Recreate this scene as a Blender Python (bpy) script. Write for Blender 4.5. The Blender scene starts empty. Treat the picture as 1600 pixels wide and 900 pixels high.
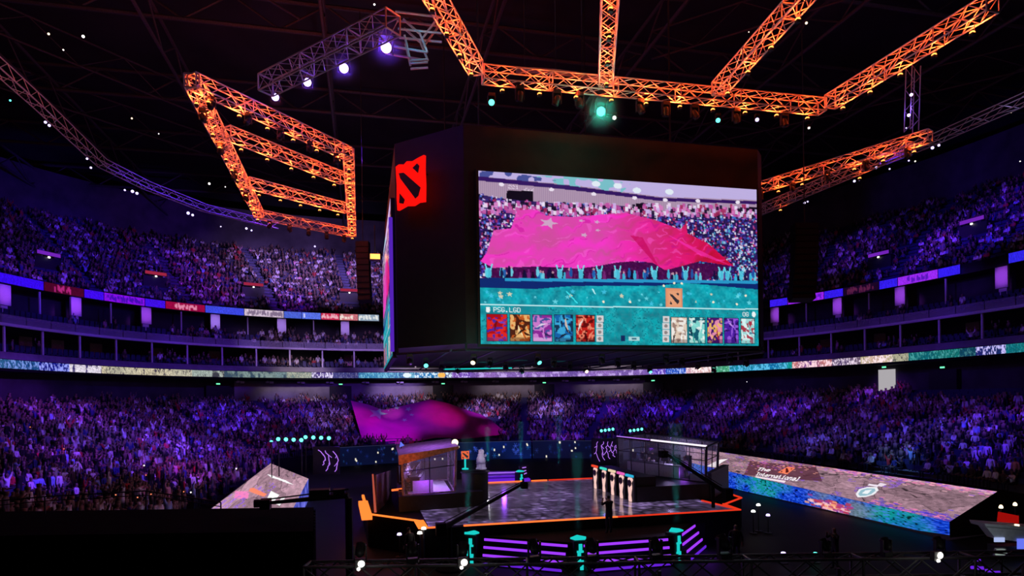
import bpy, math, random
import numpy as np
from mathutils import Vector, Matrix

SC = bpy.context.scene
COL = SC.collection
rng = np.random.default_rng(7)
random.seed(7)

# ------------------------------------------------------------------ the place's frame
# arena axes: x across, y along the hall, z up, floor at z = 0; the photographer stands in the near stand
CAM = np.array([-11.1, -42.3, 7.0])
YAW, ROLL, FPX, HX, HY = math.radians(13.0), 0.014, 1000.0, 800.0, 627.0
RGT = np.array([math.cos(YAW), -math.sin(YAW), 0.0])
FWD = np.array([math.sin(YAW), math.cos(YAW), 0.0])

def ray(px, py):
    dx, dy = px - HX, py - HY
    c, s = math.cos(ROLL), math.sin(ROLL)
    return RGT * ((dx * c - dy * s) / FPX) + FWD + np.array([0, 0, -(dx * s + dy * c) / FPX])
def on_z(px, py, z): d = ray(px, py); return CAM + d * ((z - CAM[2]) / d[2])
def on_y(px, py, y): d = ray(px, py); return CAM + d * ((y - CAM[1]) / d[1])
def on_x(px, py, x): d = ray(px, py); return CAM + d * ((x - CAM[0]) / d[0])
def at_depth(px, py, dep): return CAM + ray(px, py) * dep
def proj(p):
    q = np.asarray(p, float) - CAM
    X, D, Z = q @ RGT, q @ FWD, q[..., 2]
    D = np.where(np.abs(D) < 1e-3, 1e-3, D)
    X, Y = FPX * X / D, -FPX * Z / D
    c, s = math.cos(ROLL), math.sin(ROLL)
    return HX + X * c + Y * s, HY - X * s + Y * c, D

# ------------------------------------------------------------------ bookkeeping
ONES = "zeroth first second third fourth fifth sixth seventh eighth ninth tenth eleventh twelfth thirteenth fourteenth fifteenth sixteenth seventeenth eighteenth nineteenth".split()
TENS = {2: "twenty", 3: "thirty", 4: "forty", 5: "fifty", 6: "sixty", 7: "seventy", 8: "eighty", 9: "ninety"}
TENTH = {2: "twentieth", 3: "thirtieth", 4: "fortieth", 5: "fiftieth", 6: "sixtieth", 7: "seventieth", 8: "eightieth", 9: "ninetieth"}
def nth(n):
    if n < 20: return ONES[n]
    if n >= 100: return "hundred-and-" + nth(n - 100) if n > 100 else "hundredth"
    return TENTH[n // 10] if n % 10 == 0 else TENS[n // 10] + "-" + ONES[n % 10]

def tag(o, label=None, cat=None, group=None, kind=None):
    if label: o["label"] = label
    if cat: o["category"] = cat
    if group: o["group"] = group
    if kind: o["kind"] = kind
    return o
def thing(name, label, cat, loc=(0, 0, 0), rz=0.0, group=None):
    o = bpy.data.objects.new(name, None); COL.objects.link(o)
    o.location = tuple(float(v) for v in loc); o.rotation_euler = (0, 0, rz); o.empty_display_size = .2
    return tag(o, label, cat, group)
def link(name, me, parent=None, loc=(0, 0, 0), rot=None):
    o = bpy.data.objects.new(name, me); COL.objects.link(o)
    o.location = tuple(float(v) for v in loc)
    if rot is not None: o.rotation_euler = rot
    if parent is not None: o.parent = parent
    return o

# ------------------------------------------------------------------ materials
def principled(name, col, rough=.6, metal=0.0, emit=None, estr=0.0, alpha=1.0, noise=0.0, nscale=8.0, spec=.5, bump=0.0):
    m = bpy.data.materials.new(name); m.use_nodes = True
    nt = m.node_tree; b = nt.nodes["Principled BSDF"]
    b.inputs["Base Color"].default_value = (*col, 1); b.inputs["Roughness"].default_value = rough
    b.inputs["Metallic"].default_value = metal; b.inputs["Alpha"].default_value = alpha
    b.inputs["Specular IOR Level"].default_value = spec
    if emit: b.inputs["Emission Color"].default_value = (*emit, 1); b.inputs["Emission Strength"].default_value = estr
    if noise or bump:
        tc = nt.nodes.new("ShaderNodeTexCoord"); n = nt.nodes.new("ShaderNodeTexNoise"); n.inputs["Scale"].default_value = nscale; n.inputs["Detail"].default_value = 4
        nt.links.new(tc.outputs["Object"], n.inputs["Vector"])
        if noise:
            r = nt.nodes.new("ShaderNodeValToRGB")
            r.color_ramp.elements[0].color = (*[c * (1 - noise) for c in col], 1); r.color_ramp.elements[1].color = (*[min(1, c * (1 + noise)) for c in col], 1)
            r.color_ramp.elements[0].position = .3; r.color_ramp.elements[1].position = .7
            nt.links.new(n.outputs["Fac"], r.inputs["Fac"]); nt.links.new(r.outputs["Color"], b.inputs["Base Color"])
        if bump:
            bp = nt.nodes.new("ShaderNodeBump"); bp.inputs["Strength"].default_value = bump
            nt.links.new(n.outputs["Fac"], bp.inputs["Height"]); nt.links.new(bp.outputs["Normal"], b.inputs["Normal"])
    return m
def glow(name, col, s=1.0, sample=False):
    m = bpy.data.materials.new(name); m.use_nodes = True; nt = m.node_tree
    for n in list(nt.nodes): nt.nodes.remove(n)
    e = nt.nodes.new("ShaderNodeEmission"); e.inputs[0].default_value = (*col, 1); e.inputs[1].default_value = s
    o = nt.nodes.new("ShaderNodeOutputMaterial"); nt.links.new(e.outputs[0], o.inputs[0])
    m.cycles.emission_sampling = "AUTO" if sample else "NONE"
    return m
def led(name, s=1.0, gloss=None):
    """an LED wall: it emits the picture stored on its pixel grid"""
    m = bpy.data.materials.new(name); m.use_nodes = True; nt = m.node_tree
    b = nt.nodes["Principled BSDF"]
    a = nt.nodes.new("ShaderNodeAttribute"); a.attribute_name = "pixels"
    nt.links.new(a.outputs["Color"], b.inputs["Emission Color"]); b.inputs["Emission Strength"].default_value = s
    b.inputs["Base Color"].default_value = (.006, .006, .008, 1); b.inputs["Roughness"].default_value = .45 if gloss is None else gloss
    b.inputs["Specular IOR Level"].default_value = .15 if gloss is None else .6
    m.cycles.emission_sampling = "NONE"
    return m
M = dict(
    black=principled("black_paint", (.012, .012, .014), .6, noise=.3),
    drape=principled("black_drape", (.004, .004, .005), 1.0, noise=.4, nscale=3, spec=.05), walld=principled("dark_upper_wall", (.10, .09, .11), .85, noise=.25, nscale=.5, spec=.1), fohm=principled("black_truss_metal", (.13, .13, .14), .5, .3, noise=.2), skirt=principled("black_skirt", (.006, .006, .007), .9, noise=.3, spec=.1),
    housing=principled("scoreboard_black", (.012, .011, .012), .7, noise=.3, nscale=2),
    alu=principled("aluminium", (.75, .73, .70), .42, .35),
    dark_metal=principled("dark_metal", (.035, .035, .04), .5, .4),
    concrete=principled("stand_concrete", (.10, .10, .11), .85, noise=.3, nscale=1.5),
    suite=principled("suite_dark", (.022, .022, .028), .7, noise=.3, nscale=.8),
    fascia=principled("balcony_fascia", (.30, .29, .32), .6, noise=.15, nscale=1.2),
    wallk=principled("dark_concourse_wall", (.055, .05, .06), .8, noise=.25, nscale=.6, spec=.2), wallg=principled("grey_wall_panels", (.26, .24, .27), .75, noise=.2, nscale=.7),
    railw=principled("white_rail", (.75, .72, .75), .5, noise=.05),
    ceil=principled("ceiling_dark", (.030, .027, .032), .85, noise=.4, nscale=.2),
    beam=principled("roof_steel", (.09, .075, .085), .6, .2, noise=.3),
    seat=principled("blue_seat", (.022, .022, .09), .6, noise=.2),
    glass=principled("clear_glass", (.9, .92, .95), .05, alpha=.07),
    glassp=principled("balustrade_glass", (.55, .55, .62), .15, alpha=.35),
    wood=principled("roof_boards", (.30, .24, .28), .6, noise=.5, nscale=5),
    grey=principled("light_grey", (.45, .46, .48), .5, noise=.1),
    white=principled("white_plaster", (.8, .8, .8), .6, noise=.08),
    dark_skin=principled("silhouette_clothes", (.015, .014, .018), .8, noise=.2),
    red_cloth=principled("red_cloth", (.5, .02, .02), .8, noise=.2),
    star=principled("star_cloth", (.62, .55, .60), .8, noise=.05),
    floorm=principled("hall_floor", (.009, .009, .011), .6, noise=.4, nscale=.6, spec=.10),
)
def flag_mat():
    m = principled("red_flag_cloth", (.74, .010, .42), .75, noise=.12, nscale=.5)
    return m
M["flag"] = flag_mat()
G = dict(
    amber=glow("amber_lens", (1.0, .30, .06), 3.5), orange_led=glow("orange_led_strip", (1.0, .15, .03), 1.6), orange_hot=glow("orange_led_bright", (1.0, .20, .03), 1.5), red_led=glow("red_led_strip", (1.0, .045, .015), .8),
    red=glow("red_backlit_sign", (1.0, .006, .004), 1.0), violet=glow("violet_lens", (.50, .35, 1.0), 7), violet_dim=glow("violet_small_lens", (.62, .5, 1.0), 2.5),
    teal=glow("teal_led", (.01, .62, .58), 1.0), tealb=glow("teal_lens", (.10, 1.0, .75), 3), step=glow("violet_led_bar", (.33, .04, 1.0), 1.15), stepd=glow("violet_led_bar_dim", (.18, .02, .9), .75), ember=glow("phone_ember", (1.0, .25, .12), 1.3),
    white=glow("white_lens", (1, .95, .85), 4), warm=glow("warm_lens", (1, .75, .45), 3), green=glow("exit_green", (.15, 1, .45), 1.6), pillar=glow("pillar_figure", (1.0, .62, .56), .95),
    c_red=glow("cap_red", (1, .07, .03), .85), c_teal=glow("cap_teal", (.05, .8, .65), .9), c_cream=glow("cap_cream", (1, .75, .5), .85), c_pink=glow("cap_pink", (.95, .14, .6), .85), c_blue=glow("cap_blue", (.03, .5, .8), .85),
    booth_white=glow("booth_light_bar", (.95, .85, 1), 1.2), violet_panel=glow("violet_glow_panel", (.16, .02, .75), .8), blue_scr=glow("desk_screen_blue", (.15, .2, 1), .9), purple_line=glow("violet_tube", (.5, .2, 1), 1.0),
    monitor=glow("monitor_face", (.45, .3, 1), .7), orange_sq=glow("orange_square", (1, .16, .05), .8), sign_red=glow("gate_sign_red", (.55, .03, .09), .6), sign_violet=glow("gate_sign_violet", (.30, .03, .85), .55),
)
SCREEN = led("led_screen", 1.0); RIBBON = led("led_ribbon", 1.0); FLOORLED = led("led_floor", 1.0, gloss=.13)

# ------------------------------------------------------------------ mesh helpers
class MB:
    def __init__(self): self.v = []; self.f = []
    def quad_ring(self, rings, caps=True, closed=True):
        b = len(self.v); n = len(rings[0])
        for r in rings: self.v.extend([tuple(map(float, p)) for p in r])
        for i in range(len(rings) - 1):
            for j in range(n if closed else n - 1):
                k = (j + 1) % n
                self.f.append((b + i * n + j, b + i * n + k, b + (i + 1) * n + k, b + (i + 1) * n + j))
        if caps and closed:
            self.f.append(tuple(b + j for j in reversed(range(n)))); e = b + (len(rings) - 1) * n
            self.f.append(tuple(e + j for j in range(n)))
        return self
    def box(self, c, s, rz=0.0, R=None):
        h = np.array(s) / 2; c = np.array(c, float)
        if R is None: R = np.array([[math.cos(rz), -math.sin(rz), 0], [math.sin(rz), math.cos(rz), 0], [0, 0, 1]])
        lo = [c + R @ (h * np.array(k)) for k in ((-1, -1, -1), (1, -1, -1), (1, 1, -1), (-1, 1, -1))]
        hi = [c + R @ (h * np.array(k)) for k in ((-1, -1, 1), (1, -1, 1), (1, 1, 1), (-1, 1, 1))]
        return self.quad_ring([lo, hi])
    def tube(self, p, q, r, n=6, r2=None):
        p = np.array(p, float); q = np.array(q, float); d = q - p; L = np.linalg.norm(d)
        if L < 1e-6: return self
        d /= L; a = np.cross(d, (0, 0, 1) if abs(d[2]) < .9 else (1, 0, 0)); a /= np.linalg.norm(a); b = np.cross(d, a)
        r2 = r if r2 is None else r2
        ring = lambda c, rr: [c + rr * (math.cos(2 * math.pi * k / n) * a + math.sin(2 * math.pi * k / n) * b) for k in range(n)]
        return self.quad_ring([ring(p, r), ring(q, r2)])
    def path(self, pts, r, n=6):
        for a, b in zip(pts[:-1], pts[1:]): self.tube(a, b, r, n)
        return self
    def prism(self, poly, z0, z1):
        return self.quad_ring([[(x, y, z0) for x, y in poly], [(x, y, z1) for x, y in poly]])
    def slab(self, pts, off):
        """a plate: outline pts (3-D), pushed by vector off"""
        off = np.array(off, float)
        return self.quad_ring([[np.array(p, float) for p in pts], [np.array(p, float) + off for p in pts]])
    def lathe(self, prof, c=(0, 0, 0), n=10, R=None):
        c = np.array(c, float); R = np.eye(3) if R is None else R
        return self.quad_ring([[c + R @ np.array([r * math.cos(2 * math.pi * k / n), r * math.sin(2 * math.pi * k / n), z]) for k in range(n)] for r, z in prof])
    def mesh(self, name, mat, org=(0, 0, 0), smooth=False):
        me = bpy.data.meshes.new(name); o = np.array(org, float)
        me.from_pydata([tuple(np.array(p) - o) for p in self.v], [], self.f); me.materials.append(mat)
        me.update()
        if smooth: me.polygons.foreach_set("use_smooth", [True] * len(me.polygons))
        return me
    def build(self, name, mat, parent=None, smooth=False):
        org = parent_org(parent)
        return link(name, self.mesh(name, mat, org, smooth), parent)
def parent_org(p):
    o = np.zeros(3)
    while p is not None:
        o = o + np.array(p.location); p = p.parent
    return o
def origin_to(o, p):
    """move a world-built mesh object's origin to p"""
    me = o.data; n = len(me.vertices); a = np.empty(n * 3); me.vertices.foreach_get("co", a)
    a = a.reshape(-1, 3) - np.array(p); me.vertices.foreach_set("co", a.ravel()); me.update(); o.location = tuple(map(float, p)); return o

def grid_mesh(name, P, mat, cols=None, org=(0, 0, 0), smooth=True):
    P = np.asarray(P, float) - np.array(org, float)
    H, W = P.shape[:2]
    me = bpy.data.meshes.new(name); me.vertices.add(H * W); me.vertices.foreach_set("co", P.reshape(-1).astype(np.float32))
    idx = np.arange(H * W).reshape(H, W)
    q = np.stack([idx[:-1, :-1], idx[:-1, 1:], idx[1:, 1:], idx[1:, :-1]], -1).reshape(-1, 4)
    me.loops.add(q.size); me.loops.foreach_set("vertex_index", q.ravel().astype(np.int32))
    me.polygons.add(len(q)); me.polygons.foreach_set("loop_start", (np.arange(len(q)) * 4).astype(np.int32))
    me.materials.append(mat); me.update(calc_edges=True); me.validate()
    if smooth: me.polygons.foreach_set("use_smooth", np.ones(len(me.polygons), bool))
    if cols is not None:
        c = np.clip(np.asarray(cols, float), 0, 1); c = np.where(c <= .04045, c / 12.92, ((c + .055) / 1.055) ** 2.4)
        a = me.color_attributes.new("pixels", "FLOAT_COLOR", "POINT")
        a.data.foreach_set("color", np.concatenate([c.reshape(-1, 3), np.ones((H * W, 1))], 1).astype(np.float32).ravel())
    return me
def grid(name, P, mat, cols=None, parent=None, smooth=True):
    return link(name, grid_mesh(name, P, mat, cols, parent_org(parent), smooth), parent)
def bilerp(a, b, c, d, H, W):
    """corner points: a top-left, b top-right, c bottom-right, d bottom-left"""
    u = np.linspace(0, 1, W)[None, :, None]; v = np.linspace(0, 1, H)[:, None, None]
    a, b, c, d = (np.array(x, float) for x in (a, b, c, d))
    return (a * (1 - u) + b * u) * (1 - v) + (d * (1 - u) + c * u) * v

# ------------------------------------------------------------------ a small painter for what the LED walls show
def vnoise(H, W, cell, seed=0):
    r = np.random.default_rng(seed); gh, gw = int(H / cell) + 3, int(W / cell) + 3
    g = r.random((gh, gw)); y = np.arange(H) / cell; x = np.arange(W) / cell
    yi, xi = y.astype(int), x.astype(int); fy, fx = (y - yi)[:, None], (x - xi)[None, :]
    fy = fy * fy * (3 - 2 * fy); fx = fx * fx * (3 - 2 * fx)
    a, b, c, d = g[yi][:, xi], g[yi][:, xi + 1], g[yi + 1][:, xi], g[yi + 1][:, xi + 1]
    return (a * (1 - fx) + b * fx) * (1 - fy) + (c * (1 - fx) + d * fx) * fy
FONT = {"P": "11110 10001 10001 11110 10000 10000 10000", "S": "01111 10000 10000 01110 00001 00001 11110", "G": "01110 10001 10000 10111 10001 10001 01110", "L": "10000 10000 10000 10000 10000 10000 11111",
        "D": "11110 10001 10001 10001 10001 10001 11110", "O": "01110 10001 10001 10001 10001 10001 01110", ".": "00000 00000 00000 00000 00000 01100 01100", " ": "00000 00000 00000 00000 00000 00000 00000",
        "T": "11111 00100 00100 00100 00100 00100 00100", "h": "10000 10000 10110 11001 10001 10001 10001", "e": "00000 00000 01110 10001 11111 10000 01110", "I": "01110 00100 00100 00100 00100 00100 01110",
        "n": "00000 00000 10110 11001 10001 10001 10001", "t": "01000 01000 11100 01000 01000 01001 00110", "r": "00000 00000 10110 11001 10000 10000 10000", "a": "00000 00000 01110 00001 01111 10001 01111",
        "i": "00100 00000 01100 00100 00100 00100 01110", "o": "00000 00000 01110 10001 10001 10001 01110", "l": "01100 00100 00100 00100 00100 00100 01110",
        "2": "01110 10001 00001 00110 01000 10000 11111", "1": "00100 01100 00100 00100 00100 00100 01110"}
class Canvas:
    def __init__(self, H, W, col=(0, 0, 0)):
        self.a = np.zeros((H, W, 3)) + np.array(col, float) / 255; self.H, self.W = H, W
        self.Y, self.X = np.mgrid[0:H, 0:W].astype(float)
    def mask_poly(self, pts):
        m = np.zeros((self.H, self.W), bool); n = len(pts)
        for i in range(n):
            x0, y0 = pts[i]; x1, y1 = pts[(i + 1) % n]
            if y0 == y1: continue
            c = ((y0 > self.Y) != (y1 > self.Y)) & (self.X < (x1 - x0) * (self.Y - y0) / (y1 - y0) + x0); m ^= c
        return m
    def fill(self, m, col, a=1.0):
        w = (m.astype(float) * a)[..., None]; self.a = self.a * (1 - w) + np.array(col, float) / 255 * w
    def poly(self, pts, col, a=1.0): self.fill(self.mask_poly(pts), col, a)
    def rect(self, x0, y0, x1, y1, col, a=1.0): self.fill((self.X >= x0) & (self.X < x1) & (self.Y >= y0) & (self.Y < y1), col, a)
    def ell(self, cx, cy, rx, ry, col, a=1.0): self.fill(((self.X - cx) / rx) ** 2 + ((self.Y - cy) / ry) ** 2 < 1, col, a)
    def line(self, x0, y0, x1, y1, w, col, a=1.0):
        dx, dy = x1 - x0, y1 - y0; L2 = dx * dx + dy * dy + 1e-9
        t = np.clip(((self.X - x0) * dx + (self.Y - y0) * dy) / L2, 0, 1)
        self.fill(np.hypot(self.X - x0 - t * dx, self.Y - y0 - t * dy) < w / 2, col, a)
    def dab(self, cx, cy, rx, ry, col, a=1.0):
        x0, x1, y0, y1 = int(max(0, cx - rx)), int(min(self.W, cx + rx + 1)), int(max(0, cy - ry)), int(min(self.H, cy + ry + 1))
        if x1 > x0 and y1 > y0: self.a[y0:y1, x0:x1] = self.a[y0:y1, x0:x1] * (1 - a) + np.array(col, float) / 255 * a
    def text(self, s, x, y, col, sx=1.0, sy=1.0, skew=0.0):
        for i, ch in enumerate(s):
            for r, row in enumerate(FONT[ch].split()):
                for c, b in enumerate(row):
                    if b == "1":
                        X0, Y0 = x + (i * 6 + c) * sx, y + r * sy
                        self.rect(X0, Y0, X0 + sx, Y0 + sy, col)
    def star(self, cx, cy, r, col, a=1.0, sq=1.0, rot=0.0):
        pts = []
        for k in range(10):
            q = r if k % 2 == 0 else r * .42; an = -math.pi / 2 + rot + k * math.pi / 5
            pts.append((cx + q * math.cos(an), cy + sq * q * math.sin(an)))
        self.poly(pts, col, a)
# the tilted square emblem that hangs on the scoreboard and shows on the screens (outline, slash, two corner marks; unit square, y down)
EMB = [(0, .05), (.12, .02), (.30, .06), (.40, .01), (.60, .05), (.80, .02), (1, .0), (.985, .30), (1, .62), (.985, .97), (.78, .95), (.60, .99), (.35, .95), (.04, 1), (.02, .72), (.03, .45)]
EMB_SLASH = [(.13, .22), (.30, .24), (.88, .66), (.80, .82), (.70, .86), (.18, .34)]
EMB_TOP = [(.62, .20), (.78, .14), (.85, .20), (.80, .34)]
EMB_BOT = [(.15, .66), (.32, .82), (.27, .90), (.13, .86)]
def paint_emblem(cv, x0, y0, x1, y1, col, dark):
    t = lambda P: [(x0 + (x1 - x0) * a, y0 + (y1 - y0) * b) for a, b in P]
    cv.poly(t(EMB), col)
    for P in (EMB_SLASH, EMB_TOP, EMB_BOT): cv.poly(t(P), dark)
# ================================================================== THE SETTING
SA, SB, SN = 45.37, 54.3, 2.75
def bowl(o, phi):
    c, s = np.cos(phi), np.sin(phi); e = 2 / SN
    return np.stack([(SA + o) * np.sign(c) * np.abs(c) ** e, (SB + o) * np.sign(s) * np.abs(s) ** e], -1)
def _phis():
    p = np.linspace(math.pi + 1.2, -1.2, 40001); q = bowl(0, p); k = q[:, 1] > -28; p, q = p[k], q[k]
    L = np.concatenate([[0], np.cumsum(np.hypot(*np.diff(q, axis=0).T))])
    return p, L
PHI_D, LEN_D = _phis()
def phis(n): return np.interp(np.linspace(0, LEN_D[-1], n), LEN_D, PHI_D)
PH = phis(420)
def loft(name, prof, mat, ph=PH, kind="structure", label=None):
    P = np.stack([np.concatenate([bowl(o, ph), np.full((len(ph), 1), z)], 1) for o, z in prof])
    o = grid(name, P, mat, smooth=False)
    return tag(o, label, None, None, kind)
def phi_at_px(px, o, z):
    q = bowl(o, PHI_D); X, Y, D = proj(np.concatenate([q, np.full((len(q), 1), z)], 1))
    X = np.where(D < 2, np.where(q[:, 0] < 0, -1e5, 1e5), X)
    return np.interp(px, np.maximum.accumulate(X), PHI_D)
def inward(o, phi):
    a, b = bowl(o, np.array([phi + 1e-4])), bowl(o, np.array([phi - 1e-4])); t = (b - a)[0]; t /= np.linalg.norm(t)
    return np.array([t[1], -t[0]])           # walking left to right past the far end, the hall is on the right hand

def Z_LOW(o): return 1.4 + (o + 20) * 5.6 / 21.5
def Z_UP(o): return 20.35 + (o - 6.3) * .735
NLOW, NUP = 24, 21
LOW_O = [-19.8 + k * .89 for k in range(NLOW)]
UP_O = [6.6 + k * .86 for k in range(NUP)]
pts = [(-90, -70), (90, -70), (90, 90), (-90, 90)]
tag(MB().prism(pts, -.3, 0).build("floor", M["floorm"]), "black arena floor around the stage", kind="structure")
loft("lower_stand_front_wall", [(-20.3, 0), (-20.3, Z_LOW(LOW_O[0]) + .06), (-20.2, Z_LOW(LOW_O[0]) + .06), (-20.2, Z_LOW(LOW_O[0]))], M["skirt"], label="black front wall of the lower stand")
prof = [(-20.2, Z_LOW(LOW_O[0]))]
for k, o in enumerate(LOW_O): prof += [(o - .4, Z_LOW(o)), (o + .49, Z_LOW(o))]
prof += [(2.0, Z_LOW(LOW_O[-1]))]
loft("lower_stand_floor", prof, M["concrete"], label="stepped concrete floor of the lower stand")
loft("wall_concourse", [(2.0, 6.8), (2.0, 10.45)], M["wallk"], label="dark wall behind the lower stand")
loft("wall_concourse_panels", [(1.98, 6.8), (1.75, 6.8), (1.75, 10.3), (1.98, 10.3)], M["wallg"], np.linspace(float(phi_at_px(366, 1.75, 9)), float(phi_at_px(1008, 1.75, 9)), 60), label="pale grey panelled wall of the far end behind the lower stand")
loft("ceiling_concourse", [(2.0, 10.45), (.03, 10.45), (.03, 10.66)], M["black"], label="black soffit below the ribbon display")
loft("lower_balcony_wall", [(.02, 10.62), (.02, 11.50), (.05, 11.52), (.30, 12.25), (.42, 12.25), (.42, 12.0)], M["fascia"], label="sloping balcony front above the ribbon display")
loft("lower_balcony_floor", [(.42, 12.0), (1.9, 12.0), (1.9, 12.3), (3.2, 12.3), (3.2, 12.6), (5.2, 12.6), (5.2, 14.6), (.8, 14.75)], M["suite"], label="dark boxes of the lower suite level")
loft("upper_balcony_beam", [(.8, 14.72), (.72, 14.72), (.72, 15.02), (.95, 15.02)], M["railw"], label="white edge beam between the two suite levels")
loft("upper_balcony_floor", [(.95, 15.0), (1.9, 15.0), (1.9, 15.45), (2.8, 15.45), (2.8, 15.9), (3.7, 15.9), (3.7, 16.35), (7.2, 16.35), (7.2, 19.6), (4.95, 19.62)], M["suite"], label="dark terraces of the upper suite level")
loft("upper_stand_parapet_wall", [(4.96, 19.62), (4.96, 20.68), (5.2, 20.68), (5.2, 20.2)], M["black"], label="black parapet under the upper stand")
prof = [(5.2, 20.2)]
for o in UP_O: prof += [(o - .42, Z_UP(o)), (o + .44, Z_UP(o))]
prof += [(25.2, Z_UP(UP_O[-1]))]
loft("upper_stand_floor", prof, M["concrete"], label="stepped concrete floor of the upper stand")
loft("wall_upper", [(25.2, Z_UP(UP_O[-1]) - .2), (25.4, 41)], M["walld"], label="grey wall above the upper stand")
# roof: a dark slab with a lattice of steel beams under it
tag(MB().prism([(-100, -70), (100, -70), (100, 110), (-100, 110)], 44, 44.6).build("ceiling", M["ceil"]), "dark arena ceiling far above the rigs", kind="structure")
def beam(a, b, r, label, group):
    n = 7; a, b = np.array(a, float), np.array(b, float); m = MB(); up = np.array([0, 0, 2.6])
    m.tube(a, b, r, 6).tube(a + up, b + up, r, 6)
    L = np.linalg.norm(b - a); n = max(4, int(L / 4))
    for i in range(n):
        p, q = a + (b - a) * i / n, a + (b - a) * (i + 1) / n
        m.tube(p, q + up if i % 2 == 0 else q, r * .5, 5) if i % 2 == 0 else m.tube(p + up, q, r * .5, 5)
    tag(m.build("roof_beam", M["beam"]), label, None, group, "structure")
for i, y in enumerate((-34, -22, -10, 4, 18, 34, 50, 66)): beam((-66, y, 40.5), (66, y, 40.5), .20, "dark steel roof truss crossing below the ceiling", "roof trusses across the hall")
for i, x in enumerate((-56, -42, -28, -14, 0, 14, 28, 42, 56)): beam((x, -45, 38.2), (x, 76, 38.2), .16, "dark steel roof truss running along the hall", "roof trusses along the hall")
for i, (a, b) in enumerate([((-60, -30), (-16, 14)), ((-60, 2), (-14, 50)), ((-32, -40), (4, -8)), ((60, -30), (16, 14)), ((60, 2), (14, 50)), ((-16, 60), (-60, 20)), ((32, -40), (-4, -8))]):
    beam((*a, 39.4), (*b, 39.4), .10, "thin diagonal roof brace below the ceiling", "diagonal roof braces")

# pillars of the two suite levels
def arc_at(o, n_or_step, px0=-200, px1=1800, z=13):
    p0, p1 = phi_at_px(px0, o, z), phi_at_px(px1, o, z)
    ph = np.linspace(p0, p1, 6000); q = bowl(o, ph); L = np.concatenate([[0], np.cumsum(np.hypot(*np.diff(q, axis=0).T))])
    s = np.arange(0, L[-1], n_or_step); return np.interp(s, L, ph)
def place(me, name, o, ph, z, label, group=None, kind=None, cat=None):
    x, y = bowl(o, np.array([ph]))[0]; n = inward(o, ph)
    ob = link(name, me, None, (x, y, z)); ob.rotation_euler = (0, 0, math.atan2(n[1], n[0]) - math.pi / 2)   # local +y looks into the hall
    return tag(ob, label, cat, group, kind)
me_p1 = MB().box((0, 0, 1.37), (.20, .14, 2.74)).mesh("pillar_post", M["railw"])
for ph in arc_at(.9, 4.5): place(me_p1, "pillar", 1.0, ph, 12.0, "thin white pillar of the lower suite level", "thin pillars of the lower suites", "structure")
me_p2 = MB().box((0, 0, 1.5), (.16, .14, 3.1)).mesh("pillar_thin", M["railw"])
me_p3 = MB().box((0, 0, 0), (1.25, .25, 2.1)).box((0, -.2, -.9), (.8, .3, 3.9)).mesh("pillar_wide", M["railw"])
wide_px = [7, 118, 228, 336, 440, 539, 1211, 1309, 1407, 1566]
for px in wide_px: place(me_p3, "pillar", 5.1, phi_at_px(px, 5.1, 18.5), 18.55, "broad white pillar between the upper suites", "broad pillars of the upper suites", "structure")
for px in [62, 173, 283, 387, 490, 1260, 1358, 1478]: place(me_p2, "pillar", 5.1, phi_at_px(px, 5.1, 18.5), 16.5, "thin white pillar between the upper suites", "thin pillars of the upper suites", "structure")
# interiors of suites: wood-brown back panels seen between the pillars
me_pan = MB().box((0, 0, .9), (1.5, .1, 1.8)).mesh("suite_panel", principled("suite_wood", (.35, .22, .15), .6, noise=.2))
for px in (40, 90, 150, 245, 335, 395, 545, 1290, 1375, 1520): place(me_pan, "suite_wall_panel", 5.0, phi_at_px(px, 5.0, 13.6), 12.7, "narrow pale panel on the back wall of a lower suite", "panels in the lower suites", "structure")
# glass balustrade of the upper suite level
me_g = MB().box((0, 0, .42), (2.86, .05, .84)).mesh("balustrade", M["glassp"])
for i, ph in enumerate(arc_at(.95, 2.95, -60, 1660)): place(me_g, "balustrade_panel", 1.0, ph, 15.03, "smoky glass balustrade panel above the white edge beam", "glass balustrade panels of the upper suites", None, "balustrade panel")

# door openings in the concourse wall, their exit signs and the lamps above
me_door = MB().box((0, -.3, 1.35), (3.1, .9, 2.7)).mesh("opening", M["black"])  # solid black box stands in for the shade inside a doorway
me_exit = MB().box((0, 0, 0), (.62, .08, .26)).mesh("exit_sign", M["black"]); me_exit_f = MB().box((0, .05, 0), (.5, .03, .16)).mesh("exit_face", G["green"])
for i, px in enumerate((338, 531, 692, 851, 1022, 1478)):
    ph = phi_at_px(px, 1.9, 8.5); place(me_door, "door_%d" % (i + 1), 1.5, ph, 6.9, "dark doorway in the concourse wall, %s from the left" % nth(i + 1), None, "structure")
    e = place(me_exit, "exit_sign", 1.4, ph, 9.85, "small green exit sign above the %s dark doorway from the left" % nth(i + 1), None, None, "exit sign"); link("sign_face", me_exit_f, e)
ph = phi_at_px(1386, 1.9, 8.5)
tag(place(MB().box((0, -.02, 1.2), (2.0, .2, 2.4)).mesh("lit_opening", glow("lit_doorway", (.55, .52, .55), .75)), "door_7", 1.85, ph, 7.6, "bright doorway high in the lower stand", None, "structure"))
e = place(me_exit, "exit_sign", 1.4, ph, 10.25, "small green exit sign above the bright doorway", None, None, "exit sign"); link("sign_face", me_exit_f, e)
me_fl = MB().box((-.28, 0, 0), (.5, .3, .3)).box((.3, 0, .03), (.4, .25, .24)).tube((-.3, 0, .12), (.3, -.1, .2), .04).mesh("wall_lamp", M["white"])
me_fb = MB().tube((0, -.1, .1), (0, -.5, .2), .05).mesh("bracket", M["dark_metal"])
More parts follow.
